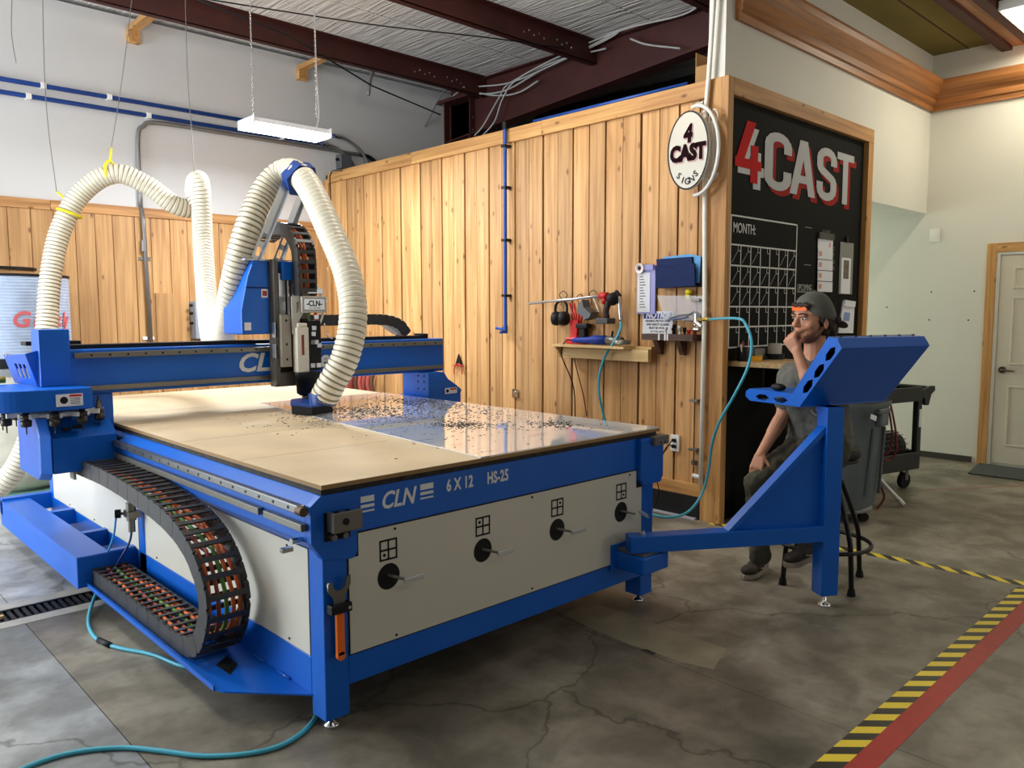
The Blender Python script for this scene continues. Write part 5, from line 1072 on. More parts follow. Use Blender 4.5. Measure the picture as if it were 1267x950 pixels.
# ---- standing counter with its clutter
ct = thing('standing_counter', 'wooden standing counter fixed below the chalkboard behind the seated man', 'counter', (3.84, .37, 1.08))
obj('counter_top', MB().box((3.56, .15, 1.107), (4.12, .598, 1.140)), wood('worn_pine_top', (196, 164, 116), (150, 118, 74), 'x', vary=.05), ct, bevel=.002)
obj('counter_bracket', MB().prism([(4.06, .58, 1.106), (4.06, .25, 1.106), (4.06, .58, .85)], (.03, 0, 0)), BBOARD, ct)
pc = thing('pen_cup', 'black pen cup on the wooden counter, full of pens', 'pen cup', (3.68, .5, 1.140)); q_ = ip('z', 1.14, 911, 445)
pcx, pcy = 3.66, .53
obj('cup', MB().lathe((pcx, pcy, 1.140), [(0, .04), (.10, .045), (.10, .04), (.01, .035)], n=16), BLACK, pc)
pens = [(-.03, WPLAS, 'white'), (-.018, WPLAS, 'white'), (.0, RED, 'red'), (.012, RED, 'red'), (.025, mat('green_pen', (70, 100, 60), .5), 'green')]
for i, (dx, mt_, cn_) in enumerate(pens):
    tag(obj('pen', MB().cyl((pcx+dx*.5, pcy-.01, 1.15), (pcx+dx*1.8, pcy-.01+.01*i, 1.255+.006*i), .006, n=8), mt_), f'{cn_} pen standing in the black pen cup, {ordn[i]} of the five from the left', 'pen', 'pens in the cup')
tag(obj('grey_carton', MB().box((3.84, .54, 1.140), (3.98, .59, 1.22)), mat('grey_card', (126, 124, 118), .8)), 'small grey box on the counter behind the yellow tool', 'box')
kn = thing('utility_knife', 'yellow and black hand tool lying on the wooden counter', 'hand tool', (3.9, .30, 1.140))
a = ip('z', 1.145, 928, 444); obj('body', MB().prism([ip('z', 1.14, 927, 447), ip('z', 1.14, 943, 447), ip('z', 1.14, 944, 441), ip('z', 1.14, 936, 439)], (0, 0, .03)), mat('tool_yellow', (236, 168, 28), .45), kn, bevel=.004)
obj('grip', MB().prism([ip('z', 1.14, 943, 446), ip('z', 1.14, 953, 444), ip('z', 1.14, 952, 440), ip('z', 1.14, 943, 441)], (0, 0, .025)), BLACK, kn, bevel=.004)
tag(obj('flat_tool', MB().bar(ip('z', 1.15, 950, 440), ip('z', 1.15, 975, 433), .03, .01), GREYM), 'long flat metal tool lying on the counter behind the yellow tool', 'hand tool')
cp2 = thing('glass_jar', 'pale jar on a black stand at the back of the counter, behind the raised fist', 'jar', (4.3, .4, 1.140)); q_ = V(4.05, .50, 0)
obj('jar', MB().lathe((q_.x, q_.y, 1.18), [(0, .05), (.07, .05), (.075, .045)], n=20), mat('pale_ceramic', (176, 172, 160), .4), cp2); obj('stand', MB().lathe((q_.x, q_.y, 1.140), [(0, .07), (.04, .07)], n=20), BLACK, cp2)
for (x, y, wd_, dp_, h_, mt_, nm, lab, cat) in ((3.66, .34, .10, .2, .18, CARD, 'carton', 'brown carton on the floor under the counter near the post', 'box'), (3.78, .28, .22, .18, .05, mat('brown_board', (104, 74, 44), .8), 'wood_offcut', 'flat brown wood offcut on the floor under the counter', 'offcut'), (3.72, .45, .05, .05, .34, WPLAS, 'white_bottle', 'white bottle standing on the floor under the counter beside the post', 'bottle')):
    tag(obj(nm, MB().box((x-wd_/2, y-dp_/2, .002), (x+wd_/2, y+dp_/2, h_)), mt_, bevel=.004), lab, cat)
tag(obj('black_canister', MB().lathe((3.98, .40, .0), [(0, .06), (.30, .06), (.34, .03), (.36, .03)], n=20), BLACK), 'dark canister on the floor under the counter', 'canister')

# ================================================================ CONTROL DESK (pendant stand)
dk = thing('control_stand', 'blue control console on a square post, hinged by an arm to the machine corner', 'control console', (2.46, -.62, 0))
Dd = V(.842, -.54, 0).normalized(); Nn = V(-Dd.y, Dd.x, 0)   # arm direction and the direction away from the camera
A0 = V(1.566, -.122, 0); AL = (V(2.414, -.658, 0)-A0).length
fa = frame(A0, Dd, Nn, V(0, 0, 1))
obj('arm_tube', MB(fa).box((0, 0, .345), (AL+.01, .085, .425)), BLUE, dk, bevel=.004)
fpst = frame(A0+Dd*AL, Dd, Nn, V(0, 0, 1))
obj('post', MB(fpst).box((0, 0, .065), (.092, .092, 1.02)), BLUE, dk, bevel=.004)
obj('levelling_foot', MB().lathe((A0+Dd*(AL+.046)+Nn*.046), [(0, .032), (.006, .034), (.014, .03), (.022, .012), (.07, .010)], n=20), CHROME, dk)
gz = .425
obj('gusset_flange', MB(fa).prism([(.50, .012, gz), (.53, .012, gz), (AL, .012, .885), (AL, .012, .925)], (0, .062, 0)), BLUE, dk, bevel=.002)
obj('gusset_web', MB(fa).prism([(.53, .04, gz), (AL, .04, gz), (AL, .04, .885)], (0, .006, 0)), BLUE, dk)
obj('pivot_bolt', MB(fa).cyl((.075, .045, .425), (.075, .045, .432), .016).cyl((.075, .045, .432), (.075, .045, .444), .010, n=6), CHROME, dk)
obj('pivot_plate', MB().box((1.60, -.172, .332), (1.76, -.01, .345)), GREYM, dk)
br = obj('arm_bracket', MB().box((1.585, -.185, .245), (1.785, -.0, .332)), BLUE, mc, bevel=.01)
obj('bracket_plate', MB().box((1.555, -.012, .235), (1.80, -.004, .365)), BLUE, br, bevel=.004)
# console head
Wd = V(.951, -.309, 0); Td = V(.309, .951, 0)
BL = pd(990, 503, 3.93)
fc = frame(BL, Td, V(0, 0, 1), Wd)      # local x = towards the operator, y = up, z = across
PL = [(-.01, 0), (-.245, .285), (-.245, .315), (-.20, .345), (-.165, .35)]
CW_ = .60
side = [(0, 0), (-.245, .30), (-.215, .345), (-.165, .35), (.055, .055), (.36, .055), (.385, .04), (.385, .015), (.35, -.005)]
def dia(cx, cy, ax, l, w_): 
    ax = V(*ax, 0).normalized(); n_ = V(-ax.y, ax.x, 0); q = []
    for a, b_ in ((-1, 0), (-.45, 1), (.45, 1), (1, 0), (.45, -1), (-.45, -1)): p = V(cx, cy, 0)+ax*l*a+n_*w_*b_; q.append((p.x, p.y))
    return q
up_ = (-.245, .30)
holes = [dia(-.048+0, .105, up_, .048, .018), dia(-.115, .185, up_, .048, .018), dia(-.18, .27, up_, .045, .018), dia(.13, .022, (1, 0), .05, .015), dia(.26, .022, (1, 0), .05, .015)]
for k, z in ((0, 0), (1, CW_)):
    plate('side_panel', side[::-1], holes, .006, frame(BL+Wd*z, Td, V(0, 0, 1), Wd), BLUE, dk)
def strip(a, b_, name, mt_=BLUE, th=.005):
    d = V(b_[0]-a[0], b_[1]-a[1], 0).normalized(); n_ = V(-d.y, d.x, 0)*th
    m = MB(fc).prism([(a[0], a[1], .003), (b_[0], b_[1], .003), (b_[0]+n_.x, b_[1]+n_.y, .003), (a[0]+n_.x, a[1]+n_.y, .003)], (0, 0, CW_-.006)); return obj(name, m, mt_, dk)
strip((0, 0), (-.245, .30), 'back_panel', th=-.004); strip((-.245, .30), (-.215, .345), 'top_chamfer', th=-.004); strip((-.215, .345), (-.165, .35), 'top_panel', th=-.004)
strip((-.165, .35), (.055, .055), 'screen_panel', BLACK); strip((.055, .055), (.36, .055), 'tray_top', BLUE, .004); strip((.36, .0), (.0, .0), 'tray_bottom', BLUE, .004); strip((.36, .055), (.385, .04), 'tray_lip')
for k in range(6): obj('rivet', MB(fc).cyl((-.19, .349, .05+.1*k), (-.19, .356, .05+.1*k), .006, n=8), BLACK, dk)
obj('post_bracket', MB(fpst).box((.01, .01, .985), (.085, .12, 1.02)), BLUE, dk)
tag(obj('mouse', MB(fc).ell((.20, .078, .05), .045, .02, .03), BLACK), 'black mouse lying on the tray of the blue console', 'mouse')

# ================================================================ STOOL
ST = V(2.83, -.47, 0)
st_ = thing('bar_stool', 'black metal stool with four bent legs and a foot ring under the seated man', 'stool', ST)
obj('seat', MB().lathe(ST+V(0, 0, .70), [(0, .17), (.01, .178), (.045, .178), (.055, .168)], n=36), BLACK, st_, bevel=0)
obj('seat_frame', MB().tube([ST+V(.165*math.cos(a), .165*math.sin(a), .692) for a in [2*PI*i/32 for i in range(32)]], .011, 8, closed=True).cyl(ST+V(0, 0, .58), ST+V(0, 0, .70), .03), BLKM, st_)
lang = math.atan2(-.226, -.124)
for k in range(4):
    a = lang+k*PI/2; d_ = V(math.cos(a), math.sin(a), 0)
    l_ = obj('leg', MB().tube(spl([ST+d_*.03+V(0, 0, .60), ST+d_*.09+V(0, 0, .575), ST+d_*.14+V(0, 0, .48), ST+d_*.215+V(0, 0, .30), ST+d_*.232+V(0, 0, .20), ST+d_*.245+V(0, 0, .03)], 6), .0135, 10), BLKM, st_)
    obj('rubber_foot', MB().lathe(ST+d_*.246, [(0, .022), (.03, .018), (.04, .014)], n=14), RUBBER, l_)
obj('foot_ring', MB().tube([ST+V(.245*math.cos(a), .245*math.sin(a), .225) for a in [2*PI*i/40 for i in range(40)]], .0115, 8, closed=True), BLKM, st_)

# ================================================================ THE SEATED MAN
pn = thing('person', 'seated man in a grey cap and grey t-shirt, fist at his mouth, looking left', 'person', (2.75, -.35, 0))
def remesh(name, mb, mt_, vox, sm, parent, disp=0):
    o = obj(name, mb, mt_, parent)
    r_ = o.modifiers.new('r', 'REMESH'); r_.mode = 'VOXEL'; r_.voxel_size = vox; r_.use_smooth_shade = True
    s_ = o.modifiers.new('s', 'SMOOTH'); s_.iterations = sm; s_.factor = .5
    if disp:
        tx = bpy.data.textures.new('fold', 'CLOUDS'); tx.noise_scale = .07
        d_ = o.modifiers.new('d', 'DISPLACE'); d_.texture = tx; d_.strength = disp; d_.mid_level = .5; d_.texture_coords = 'LOCAL'
    bpy.context.view_layer.update()
    me = bpy.data.meshes.new_from_object(o.evaluated_get(bpy.context.evaluated_depsgraph_get()))
    o.modifiers.clear(); o.data = me
    return o
# joints
hip = pd(1016, 545, 4.36); waist = pd(1013, 515, 4.34); chest = pd(1004, 478, 4.33); nk = pd(1008, 444, 4.32)
rs, ls = pd(977, 464, 4.42), pd(1032, 466, 4.20)
re, rw = pd(969, 514, 4.40), pd(941, 562, 4.29)
le, lw = pd(1006, 486, 4.13), pd(986, 434, 4.17)
rh, lh = pd(1000, 553, 4.42), pd(1024, 556, 4.26)
rk, lk = pd(937, 597, 4.26), pd(972, 596, 4.10)
rax, lax = pd(940, 690, 4.23), pd(997, 668, 4.22)
# head frame
fd = (-Rv*.90-Fv*.42+V(0, 0, -.10)).normalized(); hu = (V(0, 0, 1)-fd*fd.z+Rv*.05).normalized(); hs = hu.cross(fd).normalized(); hu = fd.cross(hs)
HC = pd(1005, 396, 4.30)
HS = 1.13
def H(f, l, u): return HC+(fd*f+hs*l+hu*u)*HS
RH = Matrix((fd, hs, hu)).transposed()*HS
m = MB()
m.ell(H(-.005, 0, .035), .095, .075, .085, RH); m.ell(H(.03, 0, -.01), .062, .062, .085, RH); m.ell(H(.04, 0, -.06), .05, .05, .045, RH); m.ell(H(.075, 0, -.085), .022, .026, .020, RH)
m.cap_(H(.090, 0, .022), H(.112, 0, -.016), .009, .014); m.ell(H(.098, 0, -.020), .013, .017, .009, RH)
m.ell(H(.084, .026, .030), .014, .022, .008, RH); m.ell(H(.084, -.026, .030), .014, .022, .008, RH)
m.ell(H(.085, 0, -.047), .018, .026, .006, RH); m.ell(H(.083, 0, -.058), .018, .024, .007, RH)
for sd_ in (1, -1):
    m.ell(H(.055, .045*sd_, -.018), .026, .018, .02, RH)
    m.ell(H(-.012, .076*sd_, -.005), .018, .008, .030, RH); m.ell(H(-.008, .078*sd_, -.03), .009, .007, .012, RH)
m.cap_(H(-.02, 0, -.06), nk-V(0, 0, .03), .054, .060)
m.cap_(nk-V(0, 0, .03), chest, .070, .09)
# upper trunk hidden by the shirt, arms
m.cap_(chest, waist, .09, .09); m.cap_(waist, hip, .09, .10); m.cap_(rs, ls, .05, .05)
m.cap_(rs, re, .047, .040); m.cap_(re, rw, .041, .026); m.cap_(ls, le, .047, .040); m.cap_(le, lw, .041, .026)
m.cap_(re+(rw-re)*.15, re+(rw-re)*.45, .042, .038); m.cap_(le+(lw-le)*.15, le+(lw-le)*.45, .042, .038)
# legs (under the trousers) down to the ankles
for a, b_, c_ in ((rh, rk, rax), (lh, lk, lax)): m.cap_(a, b_, .075, .052); m.cap_(b_, c_, .05, .034)
def hand(m, wrist, d, n, fingers, palm_l=.085, flip=1):
    """d: direction of the palm, n: back-of-hand normal, fingers: list of bend angles"""
    d = d.normalized(); n = (n-d*n.dot(d)).normalized(); s_ = d.cross(n)*flip
    pe = wrist+d*palm_l
    for u in (-.026, -.009, .009, .026): m.cap_(wrist+s_*u*.7+d*.01, pe+s_*u, .014, .0125)
    for i, u in enumerate((-.030, -.010, .010, .029)):
        L = (.036, .042, .040, .030)[i]; p = pe+s_*u; dd = d.copy(); r0 = (.0092, .0095, .0092, .0082)[i]
        for j, bend in enumerate(fingers):
            ang = math.radians(bend); dd = (dd*math.cos(ang)-n*math.sin(ang)).normalized()
            nn = dd.cross(s_)*(1 if dd.cross(s_).dot(n) > 0 else -1); q = p+dd*L*(1, .72, .6)[j]
            m.cap_(p, q, r0*(1-.08*j), r0*(.94-.08*j), 10); p = q; n_loc = nn
            dd = dd
            n_keep = n; n = nn
        n = n_keep if False else (pe-wrist).normalized().cross(s_)*(1 if (pe-wrist).normalized().cross(s_).dot(n) > 0 else -1)
        n = N0 if False else n
    return s_
def hand2(m, wrist, d, n, bends, thumb, flip=1, palm_l=.082):
    d = d.normalized(); n = (n-d*n.dot(d)).normalized(); s_ = d.cross(n)*flip; pe = wrist+d*palm_l
    for u in (-.026, -.009, .009, .026): m.cap_(wrist+s_*u*.65+d*.008, pe+s_*u, .0145, .0125)
    for i, u in enumerate((-.030, -.010, .010, .029)):
        p = pe+s_*u; a = 0; L0 = (.040, .045, .043, .034)[i]; r0 = (.0092, .0095, .0092, .0083)[i]
        for j, b_ in enumerate(bends):
            a += math.radians(b_+i*2); dd = d*math.cos(a)-n*math.sin(a)+s_*u*.6*(j == 0); q = p+dd.normalized()*L0*(1, .72, .58)[j]
            m.cap_(p, q, r0*(1-.07*j), r0*(.93-.07*j), 10); p = q
    p = wrist+d*.022-s_*.026-n*.004
    for j, (dv, L) in enumerate(thumb):
        q = p+(d*dv[0]-s_*dv[1]-n*dv[2]).normalized()*L; m.cap_(p, q, .0125-.0015*j, .0112-.0015*j, 10); p = q
# right hand lying over the knee, left fist at the mouth
hand2(m, rw, (pd(932, 592, 4.23)-rw), (-Fv*.75-Rv*.55+V(0, 0, .35)), (18, 28, 18), [((.7, .7, .25), .04), ((.9, .35, .35), .032), ((1, .1, .4), .026)], flip=1)
hand2(m, lw, (pd(972, 414, 4.19)-lw)+V(0, 0, .01), (-Rv*.8-Fv*.55+V(0, 0, .15)), (60, 75, 45), [((.6, -.6, .6), .038), ((.9, -.7, .5), .034), ((.7, -.8, .6), .026)], flip=-1, palm_l=.072)
tb = [lw+(pd(975, 412, 4.18)-lw)*.35, pd(984, 412, 4.165), pd(993, 409, 4.17), pd(998, 407, 4.18)]
for a, b_, q_ in zip(tb[:-1], tb[1:], (.0135, .012, .0105)): m.cap_(a, b_, q_, q_*.9, 10)
body = remesh('body', m, SKIN, .0045, 3, pn)
# eye, brow, stubble, mouth
for sd_ in (1, -1):
    obj('eye', MB().ell(H(.080, .028*sd_, .014), .012, .014, .008, RH), WPLAS, pn); obj('iris', MB().ell(H(.0885, .029*sd_, .013), .005, .006, .006, RH), HAIR, pn)
    obj('eyebrow', MB().tube(spl([H(.099, .012*sd_, .033), H(.098, .030*sd_, .038), H(.082, .050*sd_, .031)], 4), [.004]*9, 6), HAIR, pn)
    obj('eyelid', MB().tube(spl([H(.092, .016*sd_, .017), H(.092, .030*sd_, .022), H(.080, .042*sd_, .015)], 4), .0025, 6), STUB, pn)
obj('lips', MB().tube(spl([H(.096, .020, -.050), H(.103, .0, -.050), H(.096, -.020, -.050)], 4), .005, 6), mat('lip_colour', (150, 84, 76), .5), pn)
m = MB(); m.ell(H(.030, 0, -.069), .058, .056, .042, RH); m.cap_(H(-.005, .064, -.035), H(.03, .050, -.075), .012, .012); m.cap_(H(-.005, -.064, -.035), H(.03, -.050, -.075), .012, .012)
remesh('beard', m, STUB, .005, 3, pn)
# hair below and in front of the cap
m = MB(); random.seed(11)
m.ell(H(-.025, 0, .02), .090, .083, .072, RH)
for sd_ in (1, -1):
    for k in range(16): m.ell(H(-.022-.065*random.random(), sd_*(.050+.026*random.random()), -.060+.07*random.random()), .020, .014, .020, RH, 8, 6)
for k in range(16): m.ell(H(-.080-.016*random.random(), .055*(random.random()*2-1), -.080+.06*random.random()), .020, .018, .020, RH, 8, 6)
for k in range(6): m.ell(H(.072+.004*random.random(), .045-.016*k, .073+.006*(k % 2)), .018, .016, .012, RH, 8, 6)
for sd_ in (1, -1): m.cap_(H(.012, sd_*.075, .045), H(.008, sd_*.076, -.005), .012, .008)
remesh('hair', m, HAIR, .005, 1, pn)
# cap worn backwards
cpx = MB(); n1, n2 = 28, 10; vv = []
for j in range(n2):
    t = (PI/2+.12)*j/(n2-1)
    for i in range(n1):
        p = 2*PI*i/n1; x = (.112-.020*(.5+.5*math.cos(p)))*math.sin(t)*math.cos(p)-.014; y = .091*math.sin(t)*math.sin(p); z = .040+.098*math.cos(t)-.045*(math.sin(t)**3)*(.5-.5*math.cos(p))+.034*(math.sin(t)**3)*max(0, math.cos(p))**3
        if j == 0: x, y = -.014, 0
        vv.append(H(x, y, z))
F_ = [(j*n1+i, j*n1+(i+1) % n1, (j+1)*n1+(i+1) % n1, (j+1)*n1+i) for j in range(n2-1) for i in range(n1)]
cpx.add(vv, F_, True); cap = obj('cap', cpx, CAPM, pn); sdm = cap.modifiers.new('thick', 'SOLIDIFY'); sdm.thickness = .004
obj('button', MB().ell(H(-.014, 0, .139), .007, .007, .004, RH), CAPM, cap)
# opening strap at the forehead with the orange patch
obj('cap_strap', MB().prism([H(.089-abs(a)*.25, a, b_) for a, b_ in ((-.045, .050), (0, .050), (.045, .050), (.045, .070), (0, .070), (-.045, .070))], fd*.008), ORANGE, cap)
bm2 = MB(); vt = []
for off in (0, .006):
    for i in range(9):
        a = math.radians(-58+116*i/8); vt.append(H(-.014-.100*math.cos(a), .088*math.sin(a), .012-off-.004*math.cos(a)))
    for i in range(9):
        a = math.radians(-58+116*i/8); vt.append(H(-.085-.120*math.cos(a), .080*math.sin(a), -.014-off+.018*abs(math.sin(a))**2-.034*math.cos(a)))
fs = []
for i in range(8): fs += [(i, i+1, 10+i, 9+i), (18+i, 27+i, 28+i, 19+i)]
fs += [(9+i, 10+i, 28+i, 27+i) for i in range(8)]+[(i, 18+i, 19+i, i+1) for i in range(8)]+[(0, 9, 27, 18), (8, 26, 35, 17)]
bm2.add(vt, fs, True); obj('brim', bm2, mat('dark_cap_brim', (66, 50, 42), .8), cap)
obj('brim_edge', MB().tube(spl([H(-.085-.120*math.cos(a), .080*math.sin(a), -.017+.018*abs(math.sin(a))**2-.034*math.cos(a)) for a in [math.radians(-58+116*i/8) for i in range(9)]], 3), .0028, 6), mat('rust_trim', (170, 84, 50), .6), cap)
# t-shirt
m = MB(); sh_l = (ls-rs).normalized()
m.cap_(rs+sh_l*.02, ls-sh_l*.02, .066, .066); m.cap_(chest+sh_l*.05, waist+sh_l*.045, .132, .125); m.cap_(chest-sh_l*.05, waist-sh_l*.045, .132, .125); m.cap_(waist+sh_l*.045, hip+sh_l*.045+V(0, 0, -.0), .125, .132); m.cap_(waist-sh_l*.045, hip-sh_l*.045+V(0, 0, -.0), .125, .132)
m.cap_(nk-V(0, 0, .045), chest, .078, .12)
for s0, e0 in ((rs, re), (ls, le)): m.cap_(s0, s0+(e0-s0)*.62, .064, .066)
tsh = remesh('t_shirt', m, SHIRT, .006, 2, pn, disp=.022)
# chest print under the console edge
cpt = [pd(1003, 507, 4.18), pd(1009, 513, 4.17), pd(1018, 510, 4.16), pd(1022, 503, 4.15)]
obj('shirt_print', MB().tube(spl(cpt, 5), .004, 6), mat('pale_print', (170, 170, 164), .8), tsh)
# trousers
m = MB()
m.cap_(rh, lh, .125, .125); m.cap_(hip+V(0, 0, -.01), (rh+lh)/2, .135, .13)
for a, b_, c_ in ((rh, rk, rax), (lh, lk, lax)): m.cap_(a, b_, .102, .074); m.cap_(b_, c_+V(0, 0, .02), .072, .052); m.cap_(c_+V(0, 0, .05), c_+V(0, 0, .01), .056, .054)
remesh('trousers', m, TROUS, .007, 2, pn, disp=.03)
# shoes
def shoe(heel, toe, up, name='shoe'):
    d = (toe-heel); L = d.length; d = d/L; up = (up-d*up.dot(d)).normalized(); s_ = d.cross(up); M_ = frame(heel, d, s_, up); Rm = Matrix((d, s_, up)).transposed()
    m = MB(); k = L/.29
    c = lambda x, y, z: heel+d*x*k+s_*y+up*z
    m.ell(c(.05, 0, .055), .055*k, .038, .045, Rm); m.ell(c(.14, 0, .048), .085*k, .043, .038, Rm); m.ell(c(.22, 0, .042), .062*k, .045, .030, Rm); m.cap_(c(.055, 0, .055), c(.06, 0, .105), .042, .040); m.cap_(c(.09, 0, .09), c(.17, 0, .065), .03, .026)
    o = remesh(name, m, SHOE, .005, 3, pn)
    oc = [(0, 0)]
    out = [V(.0, -.022, 0), V(-.008, 0, 0), V(.0, .022, 0), V(.06, .037, 0), V(.14, .042, 0), V(.21, .050, 0), V(.265, .036, 0), V(.287, .0, 0), V(.265, -.036, 0), V(.21, -.048, 0), V(.14, -.040, 0), V(.06, -.036, 0)]
    obj('sole', MB(M_).prism([(p.x*k, p.y, .0) for p in out], (0, 0, .028)), SOLE, o, bevel=.005)
    for j in range(4): obj('lace', MB().tube(spl([c(.10+.025*j, -.028, .088-.007*j), c(.105+.025*j, 0, .108-.008*j), c(.10+.025*j, .028, .088-.007*j)], 3), .0035, 6), BLACK, o)
    for sg in (-1, 1): obj('side_stripe', MB().tube(spl([c(.045, sg*.041, .062), c(.09, sg*.046, .052), c(.13, sg*.047, .040), c(.17, sg*.048, .050)], 4), .005, 6), SOLE, o)
    obj('tongue', MB().ell(c(.085, 0, .112), .020, .026, .016, Rm), WPLAS, o)
    return o
h_ = ip('z', 0, 947, 703); t_e = ip('z', 0, 902, 729)
shoe(V(h_.x, h_.y, .002), V(h_.x, h_.y, .002)+(V(t_e.x, t_e.y, 0)-V(h_.x, h_.y, 0)).normalized()*.285, V(0, 0, 1))
h2 = pd(1013, 687, 4.24); t2 = pd(976, 702, 4.10)
shoe(h2-V(0, 0, .0), h2+(t2-h2).normalized()*.28, V(0, 0, 1)+Fv*.1)

# ================================================================ TRASH CAN AND CART BEHIND THE DESK
TC = pd(1037, 560, 5.75); TC.z = 0
tcn_ = thing('trash_can', 'tall slate grey plastic trash can on wheels behind the control post', 'trash can', (TC.x, TC.y, 0))
def rsq_ring(c, r_, n=32, e=3.2):
    out = []
    for i in range(n):
        a = 2*PI*i/n; cx, sx_ = math.cos(a), math.sin(a); k = (abs(cx)**e+abs(sx_)**e)**(-1/e); out.append(c+V(cx*k*r_, sx_*k*r_, 0))
    return out
m = MB(); prf = [(.10, .225), (.13, .235), (.55, .265), (.80, .285), (.83, .31), (.86, .31)]; vv = []
for z, r_ in prf: vv += rsq_ring(V(TC.x, TC.y, z), r_)
n = 32; m.add(vv, [(j*n+i, j*n+(i+1) % n, (j+1)*n+(i+1) % n, (j+1)*n+i) for j in range(len(prf)-1) for i in range(n)], True); m.add(vv[:n], [tuple(range(n))[::-1]])
obj('bin', m, TRASH, tcn_)
m = MB(); vv = rsq_ring(V(TC.x, TC.y, .82), .29)+rsq_ring(V(TC.x, TC.y, .30), .26); m.add(vv[:n], [tuple(range(n))]); obj('contents', m, BLACK, tcn_)
p = V(TC.x, TC.y, 0)
for dx, dy in ((.265, 0), (0, -.265)):
    d = V(dx, dy, 0).normalized(); s_ = V(-d.y, d.x, 0)
    obj('side_handle', MB().bar(p+d*.29+V(0, 0, .80)-s_*.09, p+d*.29+V(0, 0, .80)+s_*.09, .07, .035).bar(p+d*.30+V(0, 0, .74)-s_*.06, p+d*.30+V(0, 0, .74)+s_*.06, .05, .09), TRASH, tcn_, bevel=.01)
    obj('side_rib', MB().bar(p+d*.262+s_*.09+V(0, 0, .2), p+d*.283+s_*.09+V(0, 0, .68), .02, .02, up=(d.x, d.y, 0)), TRASH, tcn_, bevel=.004); obj('side_rib', MB().bar(p+d*.262-s_*.09+V(0, 0, .2), p+d*.283-s_*.09+V(0, 0, .68), .02, .02, up=(d.x, d.y, 0)), TRASH, tcn_, bevel=.004)
obj('white_tag', MB().prism([pd(1078, 512, 5.38), pd(1085, 515, 5.38), pd(1084, 521, 5.38), pd(1077, 518, 5.38)], Fv*.003), CREAM, tcn_)
obj('dolly', MB().lathe(p+V(0, 0, .075), [(0, .2), (.0, .24), (.03, .24), (.03, .2)], n=32), mat('grey_dolly', (140, 142, 140), .5), tcn_)
for k in range(5):
    a = -.35+k*2*PI/5; q_ = p+V(.20*math.cos(a), .20*math.sin(a), 0); w_ = obj('caster', MB().cyl(q_+V(-.012, -.012, .034), q_+V(.012, .012, .034), .033, n=18), RUBBER, tcn_); obj('caster_fork', MB().cyl(q_+V(0, 0, .04), q_+V(0, 0, .078), .012), CHROME, w_)
# utility cart
ca = math.radians(-14); CD = V(math.cos(ca), math.sin(ca), 0); CN = V(-CD.y, CD.x, 0)
cr0 = pd(1136, 580, 6.7); CR = V(cr0.x, cr0.y, 0)
ft = frame(CR, CD, CN, V(0, 0, 1)); ctt = thing('utility_cart', 'black two shelf utility cart with casters standing behind the trash can', 'cart', CR)
CB = mat('cart_black', (44, 46, 44), .55)
zt_ = (cr0.z)
obj('lower_shelf', MB(ft).box((-.80, 0, .17), (.0, .5, .19)).box((-.80, -.012, .165), (.0, .012, .31)).box((-.80, .488, .165), (0, .512, .31)).box((-.012, 0, .165), (.012, .5, .31)).box((-.812, 0, .165), (-.788, .5, .31)), CB, ctt, bevel=.006)
obj('upper_shelf', MB(ft).box((-.80, 0, .76), (.0, .5, .78)).box((-.80, -.014, .74), (.0, .012, .86)).box((-.80, .488, .74), (0, .512, .86)).box((-.012, 0, .74), (.014, .5, .86)), CB, ctt, bevel=.006)
for x in (-.79, -.035):
    for y in (.0, .45): obj('post', MB(ft).box((x, y, .19), (x+.055, y+.05, .76)), CB, ctt, bevel=.006)
obj('handle', MB(ft).prism([(0, -.014, .83), (.10, -.014, .86), (.165, -.014, .86), (.17, -.014, .82), (.12, -.014, .79), (.09, -.014, .70), (.04, -.014, .70), (.03, -.014, .76), (0, -.014, .77)], (0, .03, 0)).prism([(0, .484, .83), (.10, .484, .86), (.165, .484, .86), (.17, .484, .82), (.12, .484, .79), (.09, .484, .70), (0, .484, .77)], (0, .03, 0)).box((.12, 0, .82), (.16, .5, .855)), CB, ctt, bevel=.005)
obj('white_label', MB(ft).box((-.02, -.004, .52), (.012, -.0, .67)), CREAM, ctt)
for x in (-.70, -.10):
    for y in (.06, .44): w_ = obj('caster', MB(ft).cyl((x, y-.018, .065), (x, y+.018, .065), .065, n=24), RUBBER, ctt); obj('caster_fork', MB(ft).box((x-.02, y-.028, .07), (x+.02, y-.02, .165)).box((x-.02, y+.02, .07), (x+.02, y+.028, .165)), GREYM, w_)
# roll of black mesh on the cart
mr_ = thing('mesh_roll', 'roll of black wire mesh lying on the lower shelf of the cart', 'mesh roll', CR+V(0, 0, .19))
cxm = ft @ V(-.45, .22, .345)
obj('core', MB(ft).cyl((-.74, .20, .33), (-.05, .20, .33), .115, n=20), BLACK, mr_)
m = MB(ft)
for i in range(21): m.tube([(-.72+.032*i, .20+.135*math.cos(t), .33+.135*math.sin(t)) for t in [2*PI*j/16 for j in range(16)]], .004, 4, closed=True)
for j in range(20): t = 2*PI*j/20; m.tube([(-.74, .20+.137*math.cos(t), .33+.137*math.sin(t)), (-.05, .20+.137*math.cos(t), .33+.137*math.sin(t))], .004, 4)
obj('wire_mesh', m, mat('mesh_wire', (96, 92, 84), .5, metal=.4), mr_, kind='stuff')
m = MB(ft); pb2 = plate('perforated_bracket', [(0, 0), (.20, 0), (.20, .08), (.10, .16), (0, .16)][::1], [circ(.05, .05, .018, 12), circ(.12, .05, .018, 12), circ(.05, .11, .018, 12)], .006, ft @ frame(V(-.62, .02, .45), V(.94, 0, .34), V(-.34, 0, .94), V(0, -1, 0)), CB, None); tag(pb2, 'black perforated angle bracket sticking up from the cart beside the mesh roll', 'bracket')
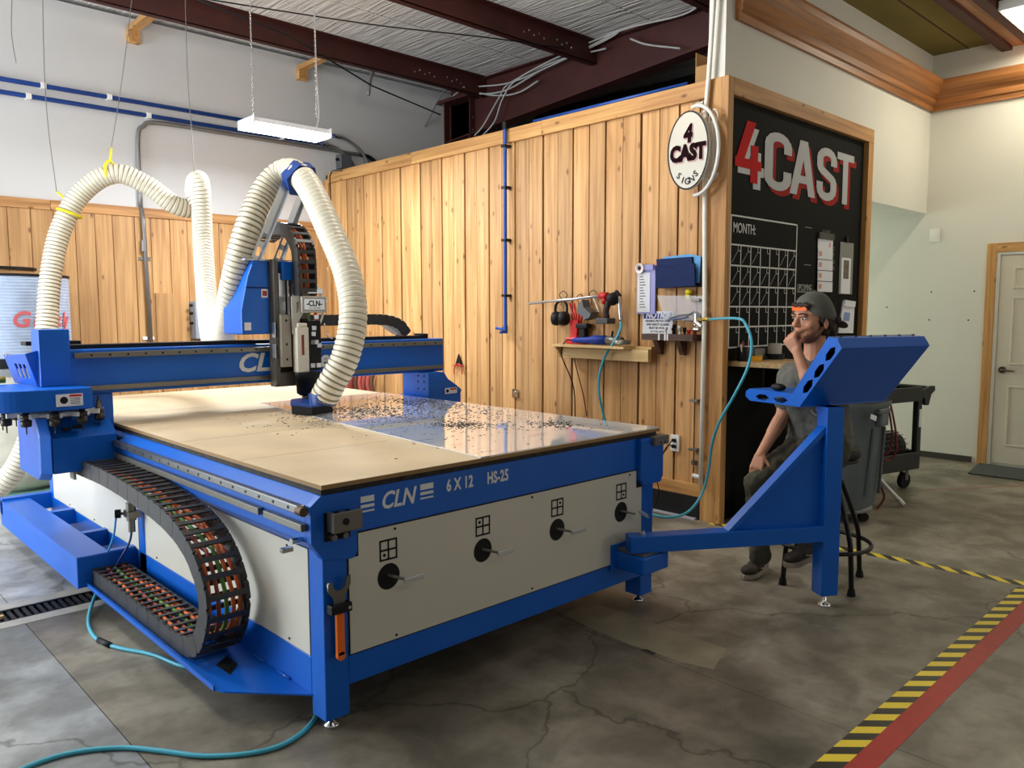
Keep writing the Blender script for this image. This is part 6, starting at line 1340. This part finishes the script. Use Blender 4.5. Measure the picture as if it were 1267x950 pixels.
rhz = mat('dark_red_hose', (110, 26, 30), .5)
for k, (pts, lab) in enumerate((([(1098, 500), (1102, 520), (1104, 545), (1098, 560), (1086, 575), (1090, 600), (1094, 615), (1086, 628), (1078, 632)], 'dark red hose hanging off the cart down to the floor by the trash can'), ([(1102, 500), (1106, 520), (1109, 540), (1108, 560), (1098, 570), (1088, 560)], 'dark red hose loop hanging over the mesh roll on the cart'))):
    tag(obj('red_hose', MB().tube(spl([pd(a, b_, 6.15 if j < 5 else 6.0) for j, (a, b_) in enumerate(pts)], 6), .008, 8), rhz), lab, 'hose')
a, b_ = ip('z', .015, 1118, 624), pd(1075, 578, 6.1)
pvc = thing('white_pole', 'white plastic pole leaning down to the floor in front of the cart', 'pole', (a.x, a.y, 0)); obj('tube', MB().tube([a, a+(b_-a)*.2, b_], .014, 10), WPLAS, pvc); obj('tip', MB().tube([a, a+(b_-a)*.16], .018, 10), WPLAS, pvc)

# ================================================================ SPANNER ON THE LEG AND THE FLOOR HOSES
wr = thing('collet_spanner', 'hook spanner with an orange grip hanging on the front left machine leg', 'spanner', (.05, -.02, .28))
fw = frame((.046, -.028, .478), (1, 0, 0), (0, 0, 1), (0, -1, 0))
oW = [(-.020, 0), (-.022, .02)]+[(-.045, .052), (-.045, .078), (-.030, .082)]+[(0+.026*math.cos(math.radians(a)), .072+.026*math.sin(math.radians(a))) for a in range(170, 371, 25)]+[(.030, .088), (.045, .092), (.045, .062), (.022, .025), (.020, 0)]
plate('jaw', oW, [], .007, fw, GREYM, wr)
obj('grip', MB(fw).box((-.016, -.19, -.008), (.016, -.035, .008)).cyl((0, -.19, -.008), (0, -.19, .008), .016), ORANGE, wr, bevel=.004)
obj('holder', MB(fw).box((-.042, -.032, -.014), (.040, .0, .020)), BLACK, wr, bevel=.003); obj('holder_screw', MB(fw).cyl((.028, -.016, .02), (.028, -.016, .023), .006), CHROME, wr)
hzf = lambda x, y: ip('z', .009, x, y)
tag(obj('floor_hose', MB().tube(spl([hzf(-40, 985), hzf(35, 948), hzf(90, 931), hzf(150, 925), hzf(200, 929), hzf(250, 935), hzf(300, 933), hzf(340, 925), hzf(368, 911), hzf(385, 895), hzf(391, 882), V(.12, .30, .009), V(.3, .8, .009)], 8), .0085, 10), TURQ), 'turquoise air hose curving across the floor in front of the machine corner', 'hose')
fh2 = thing('floor_hose', 'turquoise air hose dropping under the cable tray, with a black sleeve', 'hose', (-.28, 1.6, .01))
hpts = [V(-.12, 2.02, .10), hzf(119, 742)+V(0, 0, .03), hzf(110, 762), hzf(112, 780), hzf(125, 794), hzf(150, 802), hzf(190, 810), hzf(232, 825), V(-.02, .8, .009), V(.3, .7, .009)]
obj('hose', MB().tube(spl(hpts, 8), .0085, 10), TURQ, fh2); obj('sleeve', MB().tube([hzf(122, 792)+V(0, 0, .002), hzf(137, 799)+V(0, 0, .002)], .0125, 10), BLACK, fh2)
